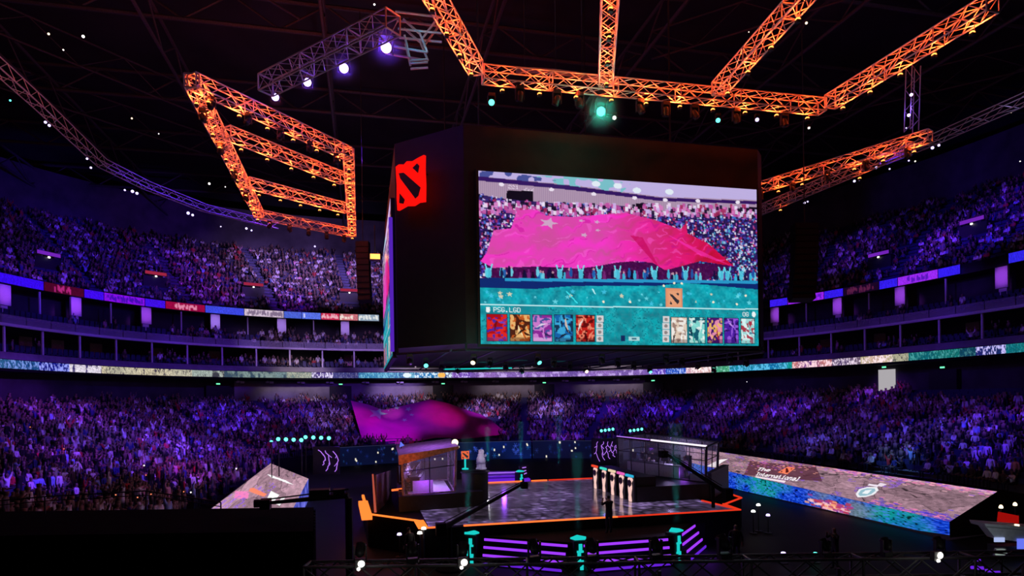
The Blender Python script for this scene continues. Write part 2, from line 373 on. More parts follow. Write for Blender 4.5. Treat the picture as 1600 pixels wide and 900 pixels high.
for i, px in enumerate((375, 421, 470, 515, 571, 625, 680, 725, 774, 833, 883, 924, 963, 994)):
    f = place(me_fl, "wall_floodlight", 1.2, phi_at_px(px, 1.2, 10), 10.1, "pale twin floodlight, %s along the concourse wall from the left" % nth(i + 1), None, None, "floodlight"); link("bracket", me_fb, f)

# ------------------------------------------------------------------ ribbon display and advertising panels
H, W = 9, 2600
cv = Canvas(H, W, (30, 60, 90)); PXW = np.linspace(-60, 1660, W)        # columns follow the picture the ribbon shows along its length
U = np.interp(np.linspace(0, 1, W), np.linspace(0, 1, W), PXW)
nz = vnoise(H, W, 6, 1); nz2 = vnoise(H, W, 2.2, 2); nz3 = rng.random((H, W)); big = vnoise(H, W, 40, 5)
def seg(x0, x1, c0, c1, c2, t=.5, fine=True):
    k = (U >= x0) & (U < x1); n = (nz2 if fine else nz)[:, k] * .6 + nz3[:, k] * .25 + nz[:, k] * .25
    base = np.array(c0)[None, None] * (1 - big[:, k, None]) + np.array(c1)[None, None] * big[:, k, None]
    base = base * (.75 + .5 * nz3[:, k, None]); hot = n > t
    base[hot] = np.array(c2); cv.a[:, k] = np.clip(base, 0, 255) / 255
seg(-60, 60, (20, 60, 120), (60, 120, 150), (120, 150, 230), .62); seg(60, 108, (15, 20, 120), (30, 40, 150), (150, 160, 255), .6)
seg(108, 158, (215, 205, 225), (250, 235, 250), (60, 50, 110), .72, False); seg(158, 300, (205, 190, 160), (180, 175, 155), (70, 60, 80), .74)
seg(300, 350, (190, 180, 165), (150, 165, 160), (60, 60, 70), .72, False); seg(350, 448, (100, 125, 130), (135, 150, 145), (55, 75, 95), .66, False)
seg(448, 487, (150, 160, 145), (180, 175, 160), (110, 130, 130), .7); seg(487, 520, (60, 40, 110), (80, 60, 140), (230, 220, 255), .64); seg(520, 560, (50, 50, 110), (70, 70, 130), (110, 110, 160), .7)
seg(560, 648, (40, 90, 150), (70, 150, 190), (120, 190, 220), .62); seg(648, 706, (40, 30, 110), (30, 130, 190), (220, 240, 255), .56); seg(706, 735, (120, 80, 170), (110, 70, 190), (210, 190, 255), .62)
seg(735, 1020, (150, 110, 190), (95, 70, 150), (195, 165, 235), .72, False); seg(1020, 1040, (120, 80, 200), (90, 60, 190), (200, 180, 255), .6); seg(1040, 1072, (30, 90, 190), (60, 60, 200), (170, 190, 255), .6)
seg(1072, 1112, (210, 150, 190), (235, 190, 170), (255, 235, 240), .55); seg(1112, 1140, (80, 170, 90), (60, 150, 150), (150, 220, 200), .66); seg(1140, 1238, (20, 110, 170), (20, 150, 140), (90, 190, 235), .6)
seg(1238, 1300, (110, 60, 150), (210, 130, 110), (255, 215, 225), .58); seg(1300, 1345, (60, 40, 100), (120, 100, 120), (235, 215, 235), .6); seg(1345, 1395, (200, 150, 150), (190, 180, 140), (255, 230, 235), .6)
seg(1395, 1420, (150, 150, 130), (170, 165, 140), (70, 70, 80), .72); seg(1420, 1500, (10, 90, 110), (20, 110, 100), (70, 160, 160), .66); seg(1500, 1525, (10, 50, 80), (15, 70, 90), (60, 120, 130), .7); seg(1525, 1572, (15, 50, 90), (40, 30, 120), (200, 190, 255), .6); seg(1572, 1660, (10, 100, 115), (15, 115, 115), (60, 150, 160), .7)
cv.ell(np.interp(690, PXW, np.arange(W)), 4, 9, 4, (255, 190, 90)); cv.ell(np.interp(636, PXW, np.arange(W)), 4, 10, 3.4, (230, 245, 250))
phr = phi_at_px(PXW, 0, 11)
bw = bowl(-.06, phr)
P = np.stack([np.concatenate([bw, np.full((W, 1), z)], 1) for z in np.linspace(11.50, 10.70, H)])
rib = thing("ribbon_display", "long bright LED ribbon display curving round the lower balcony front", "LED display", (0, 50, 10.7))
grid("display_face", P, RIBBON, cv.a, rib)
back = np.concatenate([P[:1, ::8] + 0, P[-1:, ::8]], 0); back = np.stack([np.concatenate([bowl(o, phr[::8]), np.full((len(phr[::8]), 1), z)], 1) for o, z in ((-.05, 11.5), (-.05, 11.56), (.02, 11.56), (.02, 10.62), (-.05, 10.62), (-.05, 10.70))])
grid("display_frame", back, M["black"], None, rib, False)

def ad(px0, px1, spec, label, text=None):
    Hh, Ww = 9, max(12, int((px1 - px0) * 1.2)); c = Canvas(Hh, Ww, spec); n = rng.random((Hh, Ww, 1)); c.a = np.clip(c.a * (.86 + .28 * n), 0, 1)
    if text is not None:
        x0, x1, col = text; r = np.random.default_rng(int(px0) + 500)
        for x in np.arange(x0 * Ww, x1 * Ww, 2):
            if r.random() < .75: c.dab(x, 4.5 + r.integers(-1, 2), 1, r.integers(1, 3), col, .8)
    p = phi_at_px(np.linspace(px0, px1, Ww), 4.7, 20.1); q = bowl(4.7, p)
    o = thing("advertising_panel", label, "advertising panel", (q[Ww // 2][0], q[Ww // 2][1], 19.68))
    grid("panel_face", np.stack([np.concatenate([q, np.full((Ww, 1), z)], 1) for z in np.linspace(20.66, 19.70, Hh)]), RIBBON, c.a, o)
    q2 = p[::max(1, Ww // 6)]
    grid("panel_frame", np.stack([np.concatenate([bowl(oo, q2), np.full((len(q2), 1), z)], 1) for oo, z in ((4.72, 20.68), (4.94, 20.68), (4.94, 19.66), (4.72, 19.66))]), M["black"], None, o, False)
ads = [(-50, 68, (52, 8, 236), "plain blue", None), (69, 131, (72, 4, 30), "dark red pale lettered, first of the parapet's red panels,", (.25, .68, (190, 40, 130))), (132, 162, (62, 10, 235), "short plain blue, right of the dark red one", None), (163, 226, (128, 14, 225), "purple with darker lettering, over the third broad pillar", (.1, .95, (60, 10, 170))),
       (227, 258, (62, 14, 225), "short blue, right of the purple lettered one", None), (259, 320, (150, 6, 60), "crimson with pale lettering", (.25, .8, (235, 150, 180))), (321, 381, (58, 70, 222), "bright blue, right of the crimson lettered one", None), (382, 443, (205, 185, 205), "white with grey lettering", (.1, .95, (120, 100, 130))),
       (444, 471, (70, 95, 205), "pale blue, right of the white lettered one", None), (472, 501, (85, 110, 225), "pale blue with a white corner, second after the white one", (.0, .15, (220, 220, 250))), (502, 530, (200, 40, 80), "red with white marks", (.05, .95, (240, 190, 200))), (531, 559, (200, 110, 120), "pink and white", (.0, .7, (245, 235, 225))), (560, 592, (140, 160, 180), "silver patterned, beside the scoreboard", (.0, .9, (240, 240, 235))),
       (1203, 1230, (55, 25, 235), "short blue, right of the scoreboard", None), (1231, 1287, (150, 35, 235), "purple, behind the hanging speaker column", (.3, .9, (90, 20, 190))), (1288, 1317, (50, 25, 235), "short blue, right of the hanging speaker column", None), (1318, 1373, (24, 4, 34), "near black with two round pale marks", (.1, .9, (95, 30, 70))),
       (1374, 1402, (50, 28, 235), "short blue before the second purple one", None), (1403, 1465, (150, 40, 240), "purple lettered, over the third broad pillar from the scoreboard", (.25, .75, (80, 20, 180))), (1466, 1500, (50, 28, 240), "blue beyond the second purple one", None), (1576, 1650, (45, 35, 225), "blue at the far right end", None)]
for x0, x1, c, d, t in ads: ad(x0, x1, c, "%s advertising panel%s on the parapet" % (d.split(",")[0], "," + ",".join(d.split(",")[1:]).rstrip(",") if "," in d else "") if d != "plain blue" else "long plain blue advertising panel at the left end of the parapet", t)

# dark passage openings in the upper stand with lit signs
me_v = MB().box((0, -.9, .9), (3.2, 1.9, 1.9)).mesh("passage", M["black"])  # solid black box in place of the passage's dark inside
for i, (px, o, nm, col) in enumerate([(75, 10.0, "violet", "sign_violet"), (243, 10.0, "pink", "sign_red"), (396, 10.0, "pink", "sign_red"), (546, 10.0, "pink", "sign_red"), (1374, 10.0, "violet", "sign_violet"), (1520, 12.5, "dim violet", "sign_violet")]):
    ph = phi_at_px(px, o, Z_UP(o) + 1); place(me_v, "stair_opening_wall", o, ph, Z_UP(o) - .1, "black stair passage opening in the upper stand", "stair passages of the upper stand", "structure")
    s = place(MB().box((0, .12, 0), (3.0, .1, .55)).mesh("gate_sign", M["black"]), "gate_sign", o, ph, Z_UP(o) + 2.15, "%s lit gate sign over the %s stair passage from the left" % (nm, nth(i + 1)), None, None, "sign")
    link("sign_face", MB().box((0, .19, 0), (2.8, .03, .42)).mesh("gate_face", G[col]), s)
    lamp = MB().box((0, .2, -.42), (.22, .1, .16)).mesh("gate_lamp", G["white"]); link("gate_lamp", lamp, s)

# ================================================================== THE CROWD
def body(pose):
    """one continuous figure grown over a skeleton; returns mesh data evaluated with and without smoothing"""
    stand = pose.startswith("stand"); arms = pose.split("_")[1]
    z0 = .92 if stand else .48
    V = [((0, 0, z0), .15, .12), ((0, 0, z0 + .2), .145, .11), ((0, .0, z0 + .42), .17, .11), ((0, .01, z0 + .58), .06, .06), ((0, .03, z0 + .66), .078, .09), ((0, .03, z0 + .78), .08, .095)]
    role = ["shirt", "shirt", "shirt", "skin", "head", "head"]; E = [(0, 1), (1, 2), (2, 3), (3, 4), (4, 5)]
    for s in (-1, 1):
        sh = (s * .20, 0, z0 + .47)
        a = arms if arms != "one" else ("up" if s == 1 else "rest")
        el, wr, ha = {"rest": ((s * .25, .06, z0 + .18), (s * .16, .26, z0 + .10), (s * .12, .33, z0 + .09)) if not stand else ((s * .27, .0, z0 + .18), (s * .27, .06, z0 - .06), (s * .27, .08, z0 - .14)),
                      "clap": ((s * .25, .14, z0 + .24), (s * .09, .32, z0 + .42), (s * .04, .36, z0 + .50)),
                      "up": ((s * .33, .04, z0 + .70), (s * .30, .08, z0 + .96), (s * .29, .09, z0 + 1.05)),
                      "phone": ((s * .26, .16, z0 + .34), (s * .10, .30, z0 + .56), (s * .07, .32, z0 + .63))}[a]
        b = len(V); V += [(sh, .062, .062), (el, .047, .047), (wr, .034, .034), (ha, .042, .028)]; role += ["shirt", "sleeve", "skin", "skin"]
        E += [(2, b), (b, b + 1), (b + 1, b + 2), (b + 2, b + 3)]
        if stand: hip, kn, an, toe = (s * .10, 0, z0 - .06), (s * .11, .02, .48), (s * .11, 0, .08), (s * .12, .14, .045)
        else: hip, kn, an, toe = (s * .10, .05, .46), (s * .13, .44, .50), (s * .13, .42, .09), (s * .13, .55, .045)
        b = len(V); V += [(hip, .095, .095), (kn, .065, .065), (an, .043, .043), (toe, .045, .035)]; role += ["trouser", "trouser", "trouser", "shoe"]
        E += [(0, b), (b, b + 1), (b + 1, b + 2), (b + 2, b + 3)]
    me = bpy.data.meshes.new("figure"); me.from_pydata([v[0] for v in V], E, []); me.update()
    ob = bpy.data.objects.new("figure", me); COL.objects.link(ob)
    md = ob.modifiers.new("skin", "SKIN"); md.use_smooth_shade = True
    for i, v in enumerate(V): me.skin_vertices[0].data[i].radius = (v[1], v[2])
    me.skin_vertices[0].data[0].use_root = True
    out = []
    SK = np.array([v[0] for v in V])
    for lev in (0, 1, 2):
        if lev: 
            if lev == 1: sub = ob.modifiers.new("sub", "SUBSURF")
            sub.levels = lev; sub.render_levels = lev
        dg = bpy.context.evaluated_depsgraph_get(); dg.update(); ev = ob.evaluated_get(dg)
        m2 = bpy.data.meshes.new_from_object(ev, depsgraph=dg); n = len(m2.vertices)
        co = np.empty(n * 3, np.float32); m2.vertices.foreach_get("co", co); co = co.reshape(-1, 3)
        d = ((co[:, None] - SK[None]) ** 2).sum(-1); near = d.argmin(1); r = np.array(role)[near]
        hair = (r == "head") & ((co[:, 1] < .02) | (co[:, 2] > z0 + .80))
        r = np.where(hair, "hair", r)
        out.append((m2, co, r))
    COL.objects.unlink(ob); bpy.data.objects.remove(ob)
    return out
POSES = ["sit_rest", "sit_clap", "sit_up", "stand_rest", "stand_up", "stand_one", "stand_phone"]
BODY = {p: body(p) for p in POSES}
def cloth_mat():
    m = bpy.data.materials.new("figure_clothes"); m.use_nodes = True; nt = m.node_tree; b = nt.nodes["Principled BSDF"]
    a = nt.nodes.new("ShaderNodeAttribute"); a.attribute_name = "tint"; oi = nt.nodes.new("ShaderNodeObjectInfo"); mx = nt.nodes.new("ShaderNodeMix"); mx.data_type = "RGBA"
    nt.links.new(a.outputs["Alpha"], mx.inputs["Factor"]); nt.links.new(a.outputs["Color"], mx.inputs["A"]); nt.links.new(oi.outputs["Color"], mx.inputs["B"]); nt.links.new(mx.outputs["Result"], b.inputs["Base Color"])
    b.inputs["Roughness"].default_value = .8; b.inputs["Specular IOR Level"].default_value = .2
    return m
M["figure"] = cloth_mat()
SHIRTS = [("white", (.86, .84, .86), 20), ("black", (.012, .012, .015), 44), ("grey", (.15, .15, .17), 10), ("dark blue", (.04, .05, .22), 8), ("light blue", (.30, .45, .75), 5), ("red", (.55, .04, .05), 6), ("pink", (.75, .35, .50), 3), ("dark brown", (.08, .05, .04), 6)]
SW = np.array([s[2] for s in SHIRTS], float); SW /= SW.sum()
SKIN = (.26, .17, .13); HAIRC = (.012, .010, .010); TROU = (.03, .03, .05)
RC = {"skin": SKIN, "head": SKIN, "hair": HAIRC, "trouser": TROU, "shoe": (.03, .03, .03)}
def tint_layer(me, roles):
    a = me.color_attributes.new("tint", "FLOAT_COLOR", "POINT"); c = np.zeros((len(roles), 4), np.float32)
    for k, v in RC.items(): c[roles == k, :3] = v
    c[(roles == "shirt") | (roles == "sleeve"), 3] = 1
    a.data.foreach_set("color", c.ravel()); me.materials.clear(); me.materials.append(M["figure"])
PERSON = {}
for p in POSES:
    for lev in (1, 2):
        me, co, r = BODY[p][lev]; tint_layer(me, r); me.polygons.foreach_set("use_smooth", np.ones(len(me.polygons), bool)); PERSON[p, lev] = me
def template(p, bust=False):
    me, co, r = BODY[p][0]; nf = len(me.polygons)
    lt = np.empty(nf, np.int32); me.polygons.foreach_get("loop_total", lt); li = np.empty(len(me.loops), np.int32); me.loops.foreach_get("vertex_index", li)
    if bust:
        st = np.concatenate([[0], np.cumsum(lt)[:-1]]); keep = np.array([not all(x in ("trouser", "shoe") for x in r[li[s:s + t]]) for s, t in zip(st, lt)])
        li = np.concatenate([li[s:s + t] for s, t, k in zip(st, lt, keep) if k]); lt = lt[keep]
        used = np.unique(li); mp = -np.ones(len(co), int); mp[used] = np.arange(len(used)); li = mp[li]; co, r = co[used], r[used]
    return co, li, lt, r
TPL = {(p, b): template(p, b) for p in POSES for b in (False, True)}
people = []      # (x, y, z, heading, pose, shirt, tier, row, px, py, depth)
def fill_rows(rows, zf, tier, dens, aisles, pitch, posew):
    for k, o in enumerate(rows):
        q = bowl(o, PHI_D); L = np.concatenate([[0], np.cumsum(np.hypot(*np.diff(q, axis=0).T))])
        n = int(L[-1] / pitch); s = (np.arange(n) + .5) * pitch + rng.normal(0, .05, n); ph = np.interp(s, L, PHI_D)
        xy = bowl(o, ph); t = bowl(o, ph - 1e-4) - bowl(o, ph + 1e-4); head = np.arctan2(-t[:, 0], t[:, 1]) - math.pi / 2
        z = np.full(n, zf(o)); X, Y, D = proj(np.concatenate([xy, z[:, None] + 1], 1))
        for i in range(n):
            if D[i] < 6 or X[i] < -60 or X[i] > 1660: continue
            if min(abs(((s[i] / L[-1]) * aisles) % 1 - .5) * 2 * L[-1] / aisles / 2, 9) < .62: continue
            if rng.random() > dens(X[i], o): continue
            if tier == "upper" and any(abs(X[i] - a) < 26 * 60 / D[i] * 1.0 and b - 2.2 < o < b + .9 for a, b in ((75, 10), (243, 10), (396, 10), (546, 10), (1374, 10), (1520, 12.5))): continue
            w = posew(X[i], o); p = POSES[rng.choice(len(POSES), p=w)]
            people.append((xy[i, 0], xy[i, 1], z[i], head[i] + rng.normal(0, .25), p, int(rng.choice(len(SHIRTS), p=SW)), tier, k, X[i], Y[i], D[i]))
def pw(*a): a = np.array(a, float); return a / a.sum()
SEATED, LIVELY = pw(50, 16, 5, 12, 4, 4, 6), pw(26, 14, 8, 16, 16, 9, 9)
def in_dark(px, o): return .86 if not (px > 1420 and o > -3.2) else .0
fill_rows(LOW_O, Z_LOW, "lower", in_dark, 17, .56, lambda px, o: LIVELY if 450 < px < 1050 else SEATED)
FLOOR_O = [-23.4, -22.5, -21.6, -20.9]
Z_FL = lambda o: .18 + (o + 23.4) * .42
prof = [(-23.95, 0)]
for o in FLOOR_O: prof += [(o - .42 if o > -23.2 else -23.95, Z_FL(o)), (o + .44, Z_FL(o))]
loft("floor_riser", prof + [(-20.32, 0)], M["skirt"], np.linspace(float(phi_at_px(-150, -22, 1)), float(phi_at_px(426, -22, 1)), 40), label="low black risers in front of the left lower stand")
fill_rows(FLOOR_O, Z_FL, "floor", lambda px, o: .9 if px < 425 else 0, 17, .56, lambda px, o: pw(20, 8, 6, 30, 14, 10, 12))
fill_rows(UP_O, Z_UP, "upper", lambda px, o: .93 - max(0, (o - 16)) * .025 - (.25 if px > 1100 else 0), 21, .58, lambda px, o: SEATED)
# who is under the big flag is not seen; the flag lies over their heads
def under_flag(p): return p[6] == "lower" and 552 < p[8] < 782 and -19.9 < (p[1] - SB) < -9.5 and p[9] > 620 + 18
cand = sorted([i for i, p in enumerate(people) if p[6] in ("lower", "floor") and 4 < p[8] < 1596 and not under_flag(p) and
               ((p[8] < 330 and p[9] < 778) or (330 <= p[8] < 490 and p[9] < 715) or (p[8] > 1150 and p[9] < 700 + (p[8] - 1110) * .143) )], key=lambda i: people[i][10])[:300]
cset = set(cand)
byrow = {}
for i in cand: byrow.setdefault((people[i][8] > 800, people[i][7], people[i][6]), []).append(i)
PW = {"sit_rest": "seated", "sit_clap": "seated clapping", "sit_up": "seated cheering", "stand_rest": "standing", "stand_up": "cheering standing", "stand_one": "waving standing", "stand_phone": "filming standing"}
for (right, row, tier), ids in byrow.items():
    ids.sort(key=lambda i: people[i][8])
    for n, i in enumerate(ids):
        x, y, z, h, pose, sh, tier, k, px, py, D = people[i]
        sname, scol, _ = SHIRTS[sh]
        o = link("person", PERSON[pose, 1], None, (x, y, z), (0, 0, h)); s = .93 + .14 * random.random(); o.scale = (s, s, s); o.color = (*scol, 1)
        tag(o, "%s spectator in %s, %s along the %s row of the %s %s" % (PW[pose], sname, nth(n + 1), nth(row + 1), "right" if right else "left", "lower stand" if tier == "lower" else "floor seats"), "person", "spectators in the lower stand" if tier == "lower" else "spectators on the floor")
def mass(name, items, bust_if):
    vs, ls, ts, cs = [], [], [], []; base = 0
    for p in items:
        co, li, lt, r = TPL[p[4], bust_if(p)]
        c, s = math.cos(p[3]), math.sin(p[3]); k = .92 + .16 * rng.random()
        v = co * k; vs.append(np.stack([v[:, 0] * c - v[:, 1] * s + p[0], v[:, 0] * s + v[:, 1] * c + p[1], v[:, 2] + p[2]], 1))
        ls.append(li + base); ts.append(lt); base += len(co)
        col = np.zeros((len(co), 4), np.float32)
        for kk, vv in RC.items(): col[r == kk, :3] = vv
        col[(r == "shirt") | (r == "sleeve"), :3] = np.array(SHIRTS[p[5]][1]) * (.8 + .3 * rng.random()); cs.append(col)
    v, l, t, c = np.concatenate(vs), np.concatenate(ls), np.concatenate(ts), np.concatenate(cs)
    me = bpy.data.meshes.new(name); me.vertices.add(len(v)); me.vertices.foreach_set("co", v.astype(np.float32).ravel())
    me.loops.add(len(l)); me.loops.foreach_set("vertex_index", l.astype(np.int32)); me.polygons.add(len(t))
    me.polygons.foreach_set("loop_start", np.concatenate([[0], np.cumsum(t)[:-1]]).astype(np.int32)); me.materials.append(M["figure"]); me.update(calc_edges=True)
    a = me.color_attributes.new("tint", "FLOAT_COLOR", "POINT"); a.data.foreach_set("color", c.ravel())
    return link(name, me)
rest = [p for i, p in enumerate(people) if i not in cset and not under_flag(p)]
# guests in the suites
for (o, z, px0, px1, dens) in ((1.2, 12.0, 250, 600, .55), (2.3, 12.3, 250, 600, .5), (1.2, 12.0, -50, 250, .14), (1.6, 15.0, 270, 600, .4), (2.4, 15.45, 270, 600, .5), (3.3, 15.9, 270, 600, .5), (4.2, 16.35, 300, 600, .35), (2.4, 15.45, -50, 270, .1), (1.2, 12.0, 1200, 1650, .25), (2.4, 15.45, 1200, 1650, .25)):
    for ph in arc_at(o, .62, px0, px1, z):
        if rng.random() < dens:
            x, y = bowl(o, np.array([ph]))[0]; n = inward(o, ph); X, Y, D = proj(np.array([x, y, z]))
            rest.append((x, y, z, math.atan2(n[1], n[0]) - math.pi / 2 + rng.normal(0, .4), POSES[rng.choice(len(POSES), p=pw(30, 6, 3, 40, 4, 4, 13))], int(rng.choice(len(SHIRTS), p=SW)), "suite", 0, X, Y, D))
tag(mass("crowd", rest, lambda p: p[6] == "upper"), "dense crowd of spectators filling both stands and the suites", "crowd", None, "stuff")
# blue seats of the suites: those in the lit stretch one by one, the others together
me_seat = MB().box((0, 0, .42), (.46, .44, .10)).mesh("seat_cushion", M["seat"]); me_back = MB().box((0, -.22, .68), (.46, .08, .56)).mesh("seat_back", M["seat"]); me_leg = MB().box((0, -.05, .19), (.08, .30, .38)).mesh("seat_pedestal", M["dark_metal"])
rown = {1.25: "front row of the lower suites", 2.35: "back row of the lower suites", 2.3: "second row of the upper suites", 3.2: "third row of the upper suites"}
for o, z in ((1.25, 12.0), (2.35, 12.3), (2.3, 15.45), (3.2, 15.9)):
    for n, ph in enumerate(arc_at(o, .64, 440, 592, z)):
        x, y = bowl(o, np.array([ph]))[0]; d = inward(o, ph)
        r = thing("suite_seat", "dark blue seat in the %s, %s from the left" % (rown[o], nth(n + 1)), "seat", (x, y, z), math.atan2(d[1], d[0]) - math.pi / 2, "blue seats in the lit suites")
        link("seat", me_seat, r); link("backrest", me_back, r); link("pedestal", me_leg, r)
sb = MB()
for o, z in ((1.25, 12.0), (2.35, 12.3), (2.3, 15.45), (3.2, 15.9)):
    for a, b in ((-60, 438), (1195, 1660)):
        for ph in arc_at(o, .64, a, b, z):
            x, y = bowl(o, np.array([ph]))[0]; d = inward(o, ph); rz = math.atan2(d[1], d[0]) - math.pi / 2
            sb.box((x, y, z + .42), (.46, .44, .10), rz).box((x - d[0] * .22, y - d[1] * .22, z + .68), (.46, .08, .56), rz)
tag(sb.build("suite_seating", M["seat"]), "rows of dark seats in the unlit suites", "seating", None, "stuff")
sb = MB()
for rows, zf in ((LOW_O, Z_LOW), (UP_O, Z_UP)):
    for o in rows:
        ph = phis(150); q = bowl(o + .22, ph)
        for a, b in zip(q[:-1], q[1:]):
            m = (a + b) / 2; L = np.hypot(*(b - a)); 
            if L > .2 and proj(np.array([*m, 5]))[2] > 5: sb.box((m[0], m[1], zf(o) + .62), (L * .96, .07, .34), math.atan2(b[1] - a[1], b[0] - a[0]))
tag(sb.build("stadium_seating", M["seat"]), "rows of folded dark blue seat backs in both stands", "seating", None, "stuff")
# ================================================================== THE SCOREBOARD
# what the big screens show: the crowd under a flag, over a strip with two teams' cards
SW_, SH_ = 460, 288
def sx(x, y):
    t = (y - 60) / 800.0; u = (x - (85 + 12 * t)) / ((1380 + 30 * t) - (85 + 12 * t)); yt = 60 + 70 * u
    return u * SW_, (y - yt) / (866 - yt) * SH_
sp = lambda P: [sx(*p) for p in P]
cv = Canvas(SH_, SW_, (40, 30, 90)); R_ = np.random.default_rng(3)
n1, n2 = vnoise(SH_, SW_, 9, 11), vnoise(SH_, SW_, 3, 12)
cv.poly(sp([(60, 40), (1440, 40), (1440, 250), (60, 250)]), (176, 150, 176))                                       # wall
cv.fill(cv.mask_poly(sp([(60, 40), (1440, 40), (1440, 250), (60, 250)])) & ((cv.X.astype(int) % 3) == 0), (140, 112, 150), .6)
cv.poly(sp([(60, 30), (1440, 30), (1440, 180), (900, 168), (480, 118), (60, 84)]), (190, 175, 225))
cv.fill(cv.mask_poly(sp([(330, 80), (560, 70), (760, 110), (720, 150), (400, 120)])) & (n1 > .45), (120, 190, 200)); cv.fill(cv.mask_poly(sp([(90, 62), (200, 60), (420, 100), (200, 110), (90, 88)])) & (n1 > .35), (70, 80, 150))
for a in ((790, 140), (945, 145), (700, 120), (600, 112)): cv.ell(*sx(*a), 7, 5, (225, 235, 245))
cv.poly(sp([(60, 84), (480, 122), (900, 172), (1440, 186), (1440, 200), (900, 188), (480, 142), (60, 104)]), (52, 22, 96))
for a, b, c, d in ((205, 150, 320, 232), (785, 200, 872, 280), (1300, 212, 1385, 262)): cv.poly(sp([(a, b), (c, b), (c, d), (a, d)]), (16, 8, 26))
for a in ((182, 122), (400, 142), (590, 160), (780, 175), (925, 183), (1085, 186), (1285, 190)): cv.ell(*sx(*a), 4, 3, (235, 225, 240))
cv.text("221", *sx(212, 124), (230, 215, 235), .9, .8); cv.text("222", *sx(278, 134), (230, 215, 235), .9, .8)
# speckled crowd
cpoly = cv.mask_poly(sp([(60, 165), (200, 190), (420, 205), (740, 215), (900, 245), (1100, 250), (1300, 245), (1440, 240), (1440, 560), (60, 570)]))
cv.fill(cpoly, (44, 26, 92), .93)
pal = np.array([(120, 70, 190), (205, 180, 235), (235, 225, 245), (190, 80, 160), (60, 50, 160), (20, 12, 40), (30, 18, 60), (25, 14, 45), (160, 40, 90), (70, 110, 200), (215, 120, 190)])
palr = np.array([(70, 170, 210), (40, 110, 190), (150, 200, 230), (90, 60, 180), (20, 20, 60), (20, 30, 70), (190, 40, 80), (220, 220, 240), (30, 20, 60), (60, 50, 150)])
for k in range(9000):
    x, y = R_.random() * SW_, R_.random() * SH_ * .72
    if not cpoly[min(SH_ - 1, int(y)), min(SW_ - 1, int(x))]: continue
    rr = (x / SW_ > .70 and R_.random() < (y / SH_) * 1.5); c = (palr if rr else pal)[R_.integers(0, 10)]
    cv.dab(x, y, R_.choice([.6, 1, 1.6]), R_.choice([.6, 1, 2]), c, .9)
for k in range(500):
    x = R_.random() * SW_; y = sx(x / SW_ * 1300 + 85, 208 + 50 * R_.random())[1]; cv.dab(x, y, 2, 3, pal[R_.choice([1, 3, 10, 5, 8, 2])], .85)
# the flag over the crowd
fl = [(95, 480), (120, 440), (150, 335), (225, 325), (250, 240), (330, 235), (380, 265), (490, 268), (600, 258), (735, 245), (870, 275), (1000, 320), (1030, 288), (1035, 338), (1140, 385), (1270, 490), (1190, 480), (1100, 468), (1000, 495), (930, 512), (870, 478), (790, 470), (700, 478), (600, 498), (520, 508), (350, 500), (150, 510)]
cv.poly(sp([(90, 470), (1270, 480), (1130, 560), (140, 560)]), (70, 8, 70), .9)
fm = cv.mask_poly(sp(fl)); u, v = cv.X / SW_, cv.Y / SH_
red = np.clip((u - .42) * 2.4, 0, 1) * np.clip(1.25 - np.abs(v - .36) * 2.2, 0, 1)
NN = vnoise(900, 900, 9, 14); ra, rb = cv.X * .30 + cv.Y * .95 + 14 * n1, cv.X * .95 - cv.Y * .30; NQ = lambda a, b: NN[(a.astype(int)) % 900, (b.astype(int) + 400) % 900]; fold = NQ(ra * 1.3, rb * .22); f2 = NQ(ra * 2.6 + 200, rb * .5)
fc = np.stack([250 - 16 * red - 44 * fold - 20 * f2 * red, 52 - 40 * red + 26 * fold * (1 - red), 206 - 104 * red - 50 * fold - 24 * f2 * red], -1) / 255
cv.a[fm] = np.clip(fc, 0, 1)[fm]
cv.fill(fm & (f2 > .80) & (fold < .45), (186, 20, 140), .45); cv.fill(fm & (f2 < .16), (255, 110, 225), .35)
cv.poly(sp([(870, 470), (760, 350), (820, 360), (905, 505)]), (196, 8, 90), .7); cv.poly(sp([(930, 340), (1250, 485), (1100, 440)]), (250, 60, 200), .5)
for a, r in (((388, 298), 16), ((535, 285), 5.5), ((605, 290), 6), ((610, 328), 5), ((548, 352), 6.5)): cv.star(*sx(*a), r, (205, 170, 200), .95, .62, .3)
# people below the flag, rail, teal wall with snow flakes
for k in range(90):
    x, y = 110 + 1270 * R_.random(), 515 + 30 * R_.random(); h = R_.random(); c = [(60, 190, 225), (20, 14, 60), (120, 40, 120), (30, 90, 170), (14, 10, 40), (110, 215, 235)][R_.integers(0, 6)]
    a, b = sx(x, y); cv.ell(a, b + 4, 2.6, 7, c, .9); cv.ell(a, b - 4, 1.6, 2, (200, 150, 170) if h < .3 else c, .9)
for x in (130, 440, 535, 620, 705, 880, 1030, 1210, 1240, 1310): a, b = sx(x, 535); cv.ell(a, b, 4, 9, (80, 205, 230), .9); cv.line(a - 3, b - 6, a - 5, b - 15, 2, (110, 220, 240)); cv.line(a + 3, b - 6, a + 5, b - 15, 2, (110, 220, 240))
cv.poly(sp([(60, 556), (1440, 560), (1440, 606), (60, 612)]), (14, 40, 110)); cv.poly(sp([(200, 556), (1440, 558), (1440, 572), (200, 570)]), (40, 150, 200))
t0 = cv.mask_poly(sp([(60, 600), (330, 606), (500, 590), (900, 585), (1020, 570), (1440, 602), (1440, 900), (60, 900)]))
tc = np.stack([8 + 26 * n2, 118 + 50 * n1 + 24 * n2, 138 + 46 * n1 + 20 * n2], -1) / 255; cv.a[t0] = tc[t0]
for k in range(46):
    a, b = sx(100 + 1290 * R_.random(), 612 + 62 * R_.random()); c = [(70, 200, 235), (120, 225, 240), (255, 220, 180)][R_.choice(3, p=[.5, .35, .15])]; cv.star(a, b, R_.choice([2, 3, 4, 5]), c, .8)
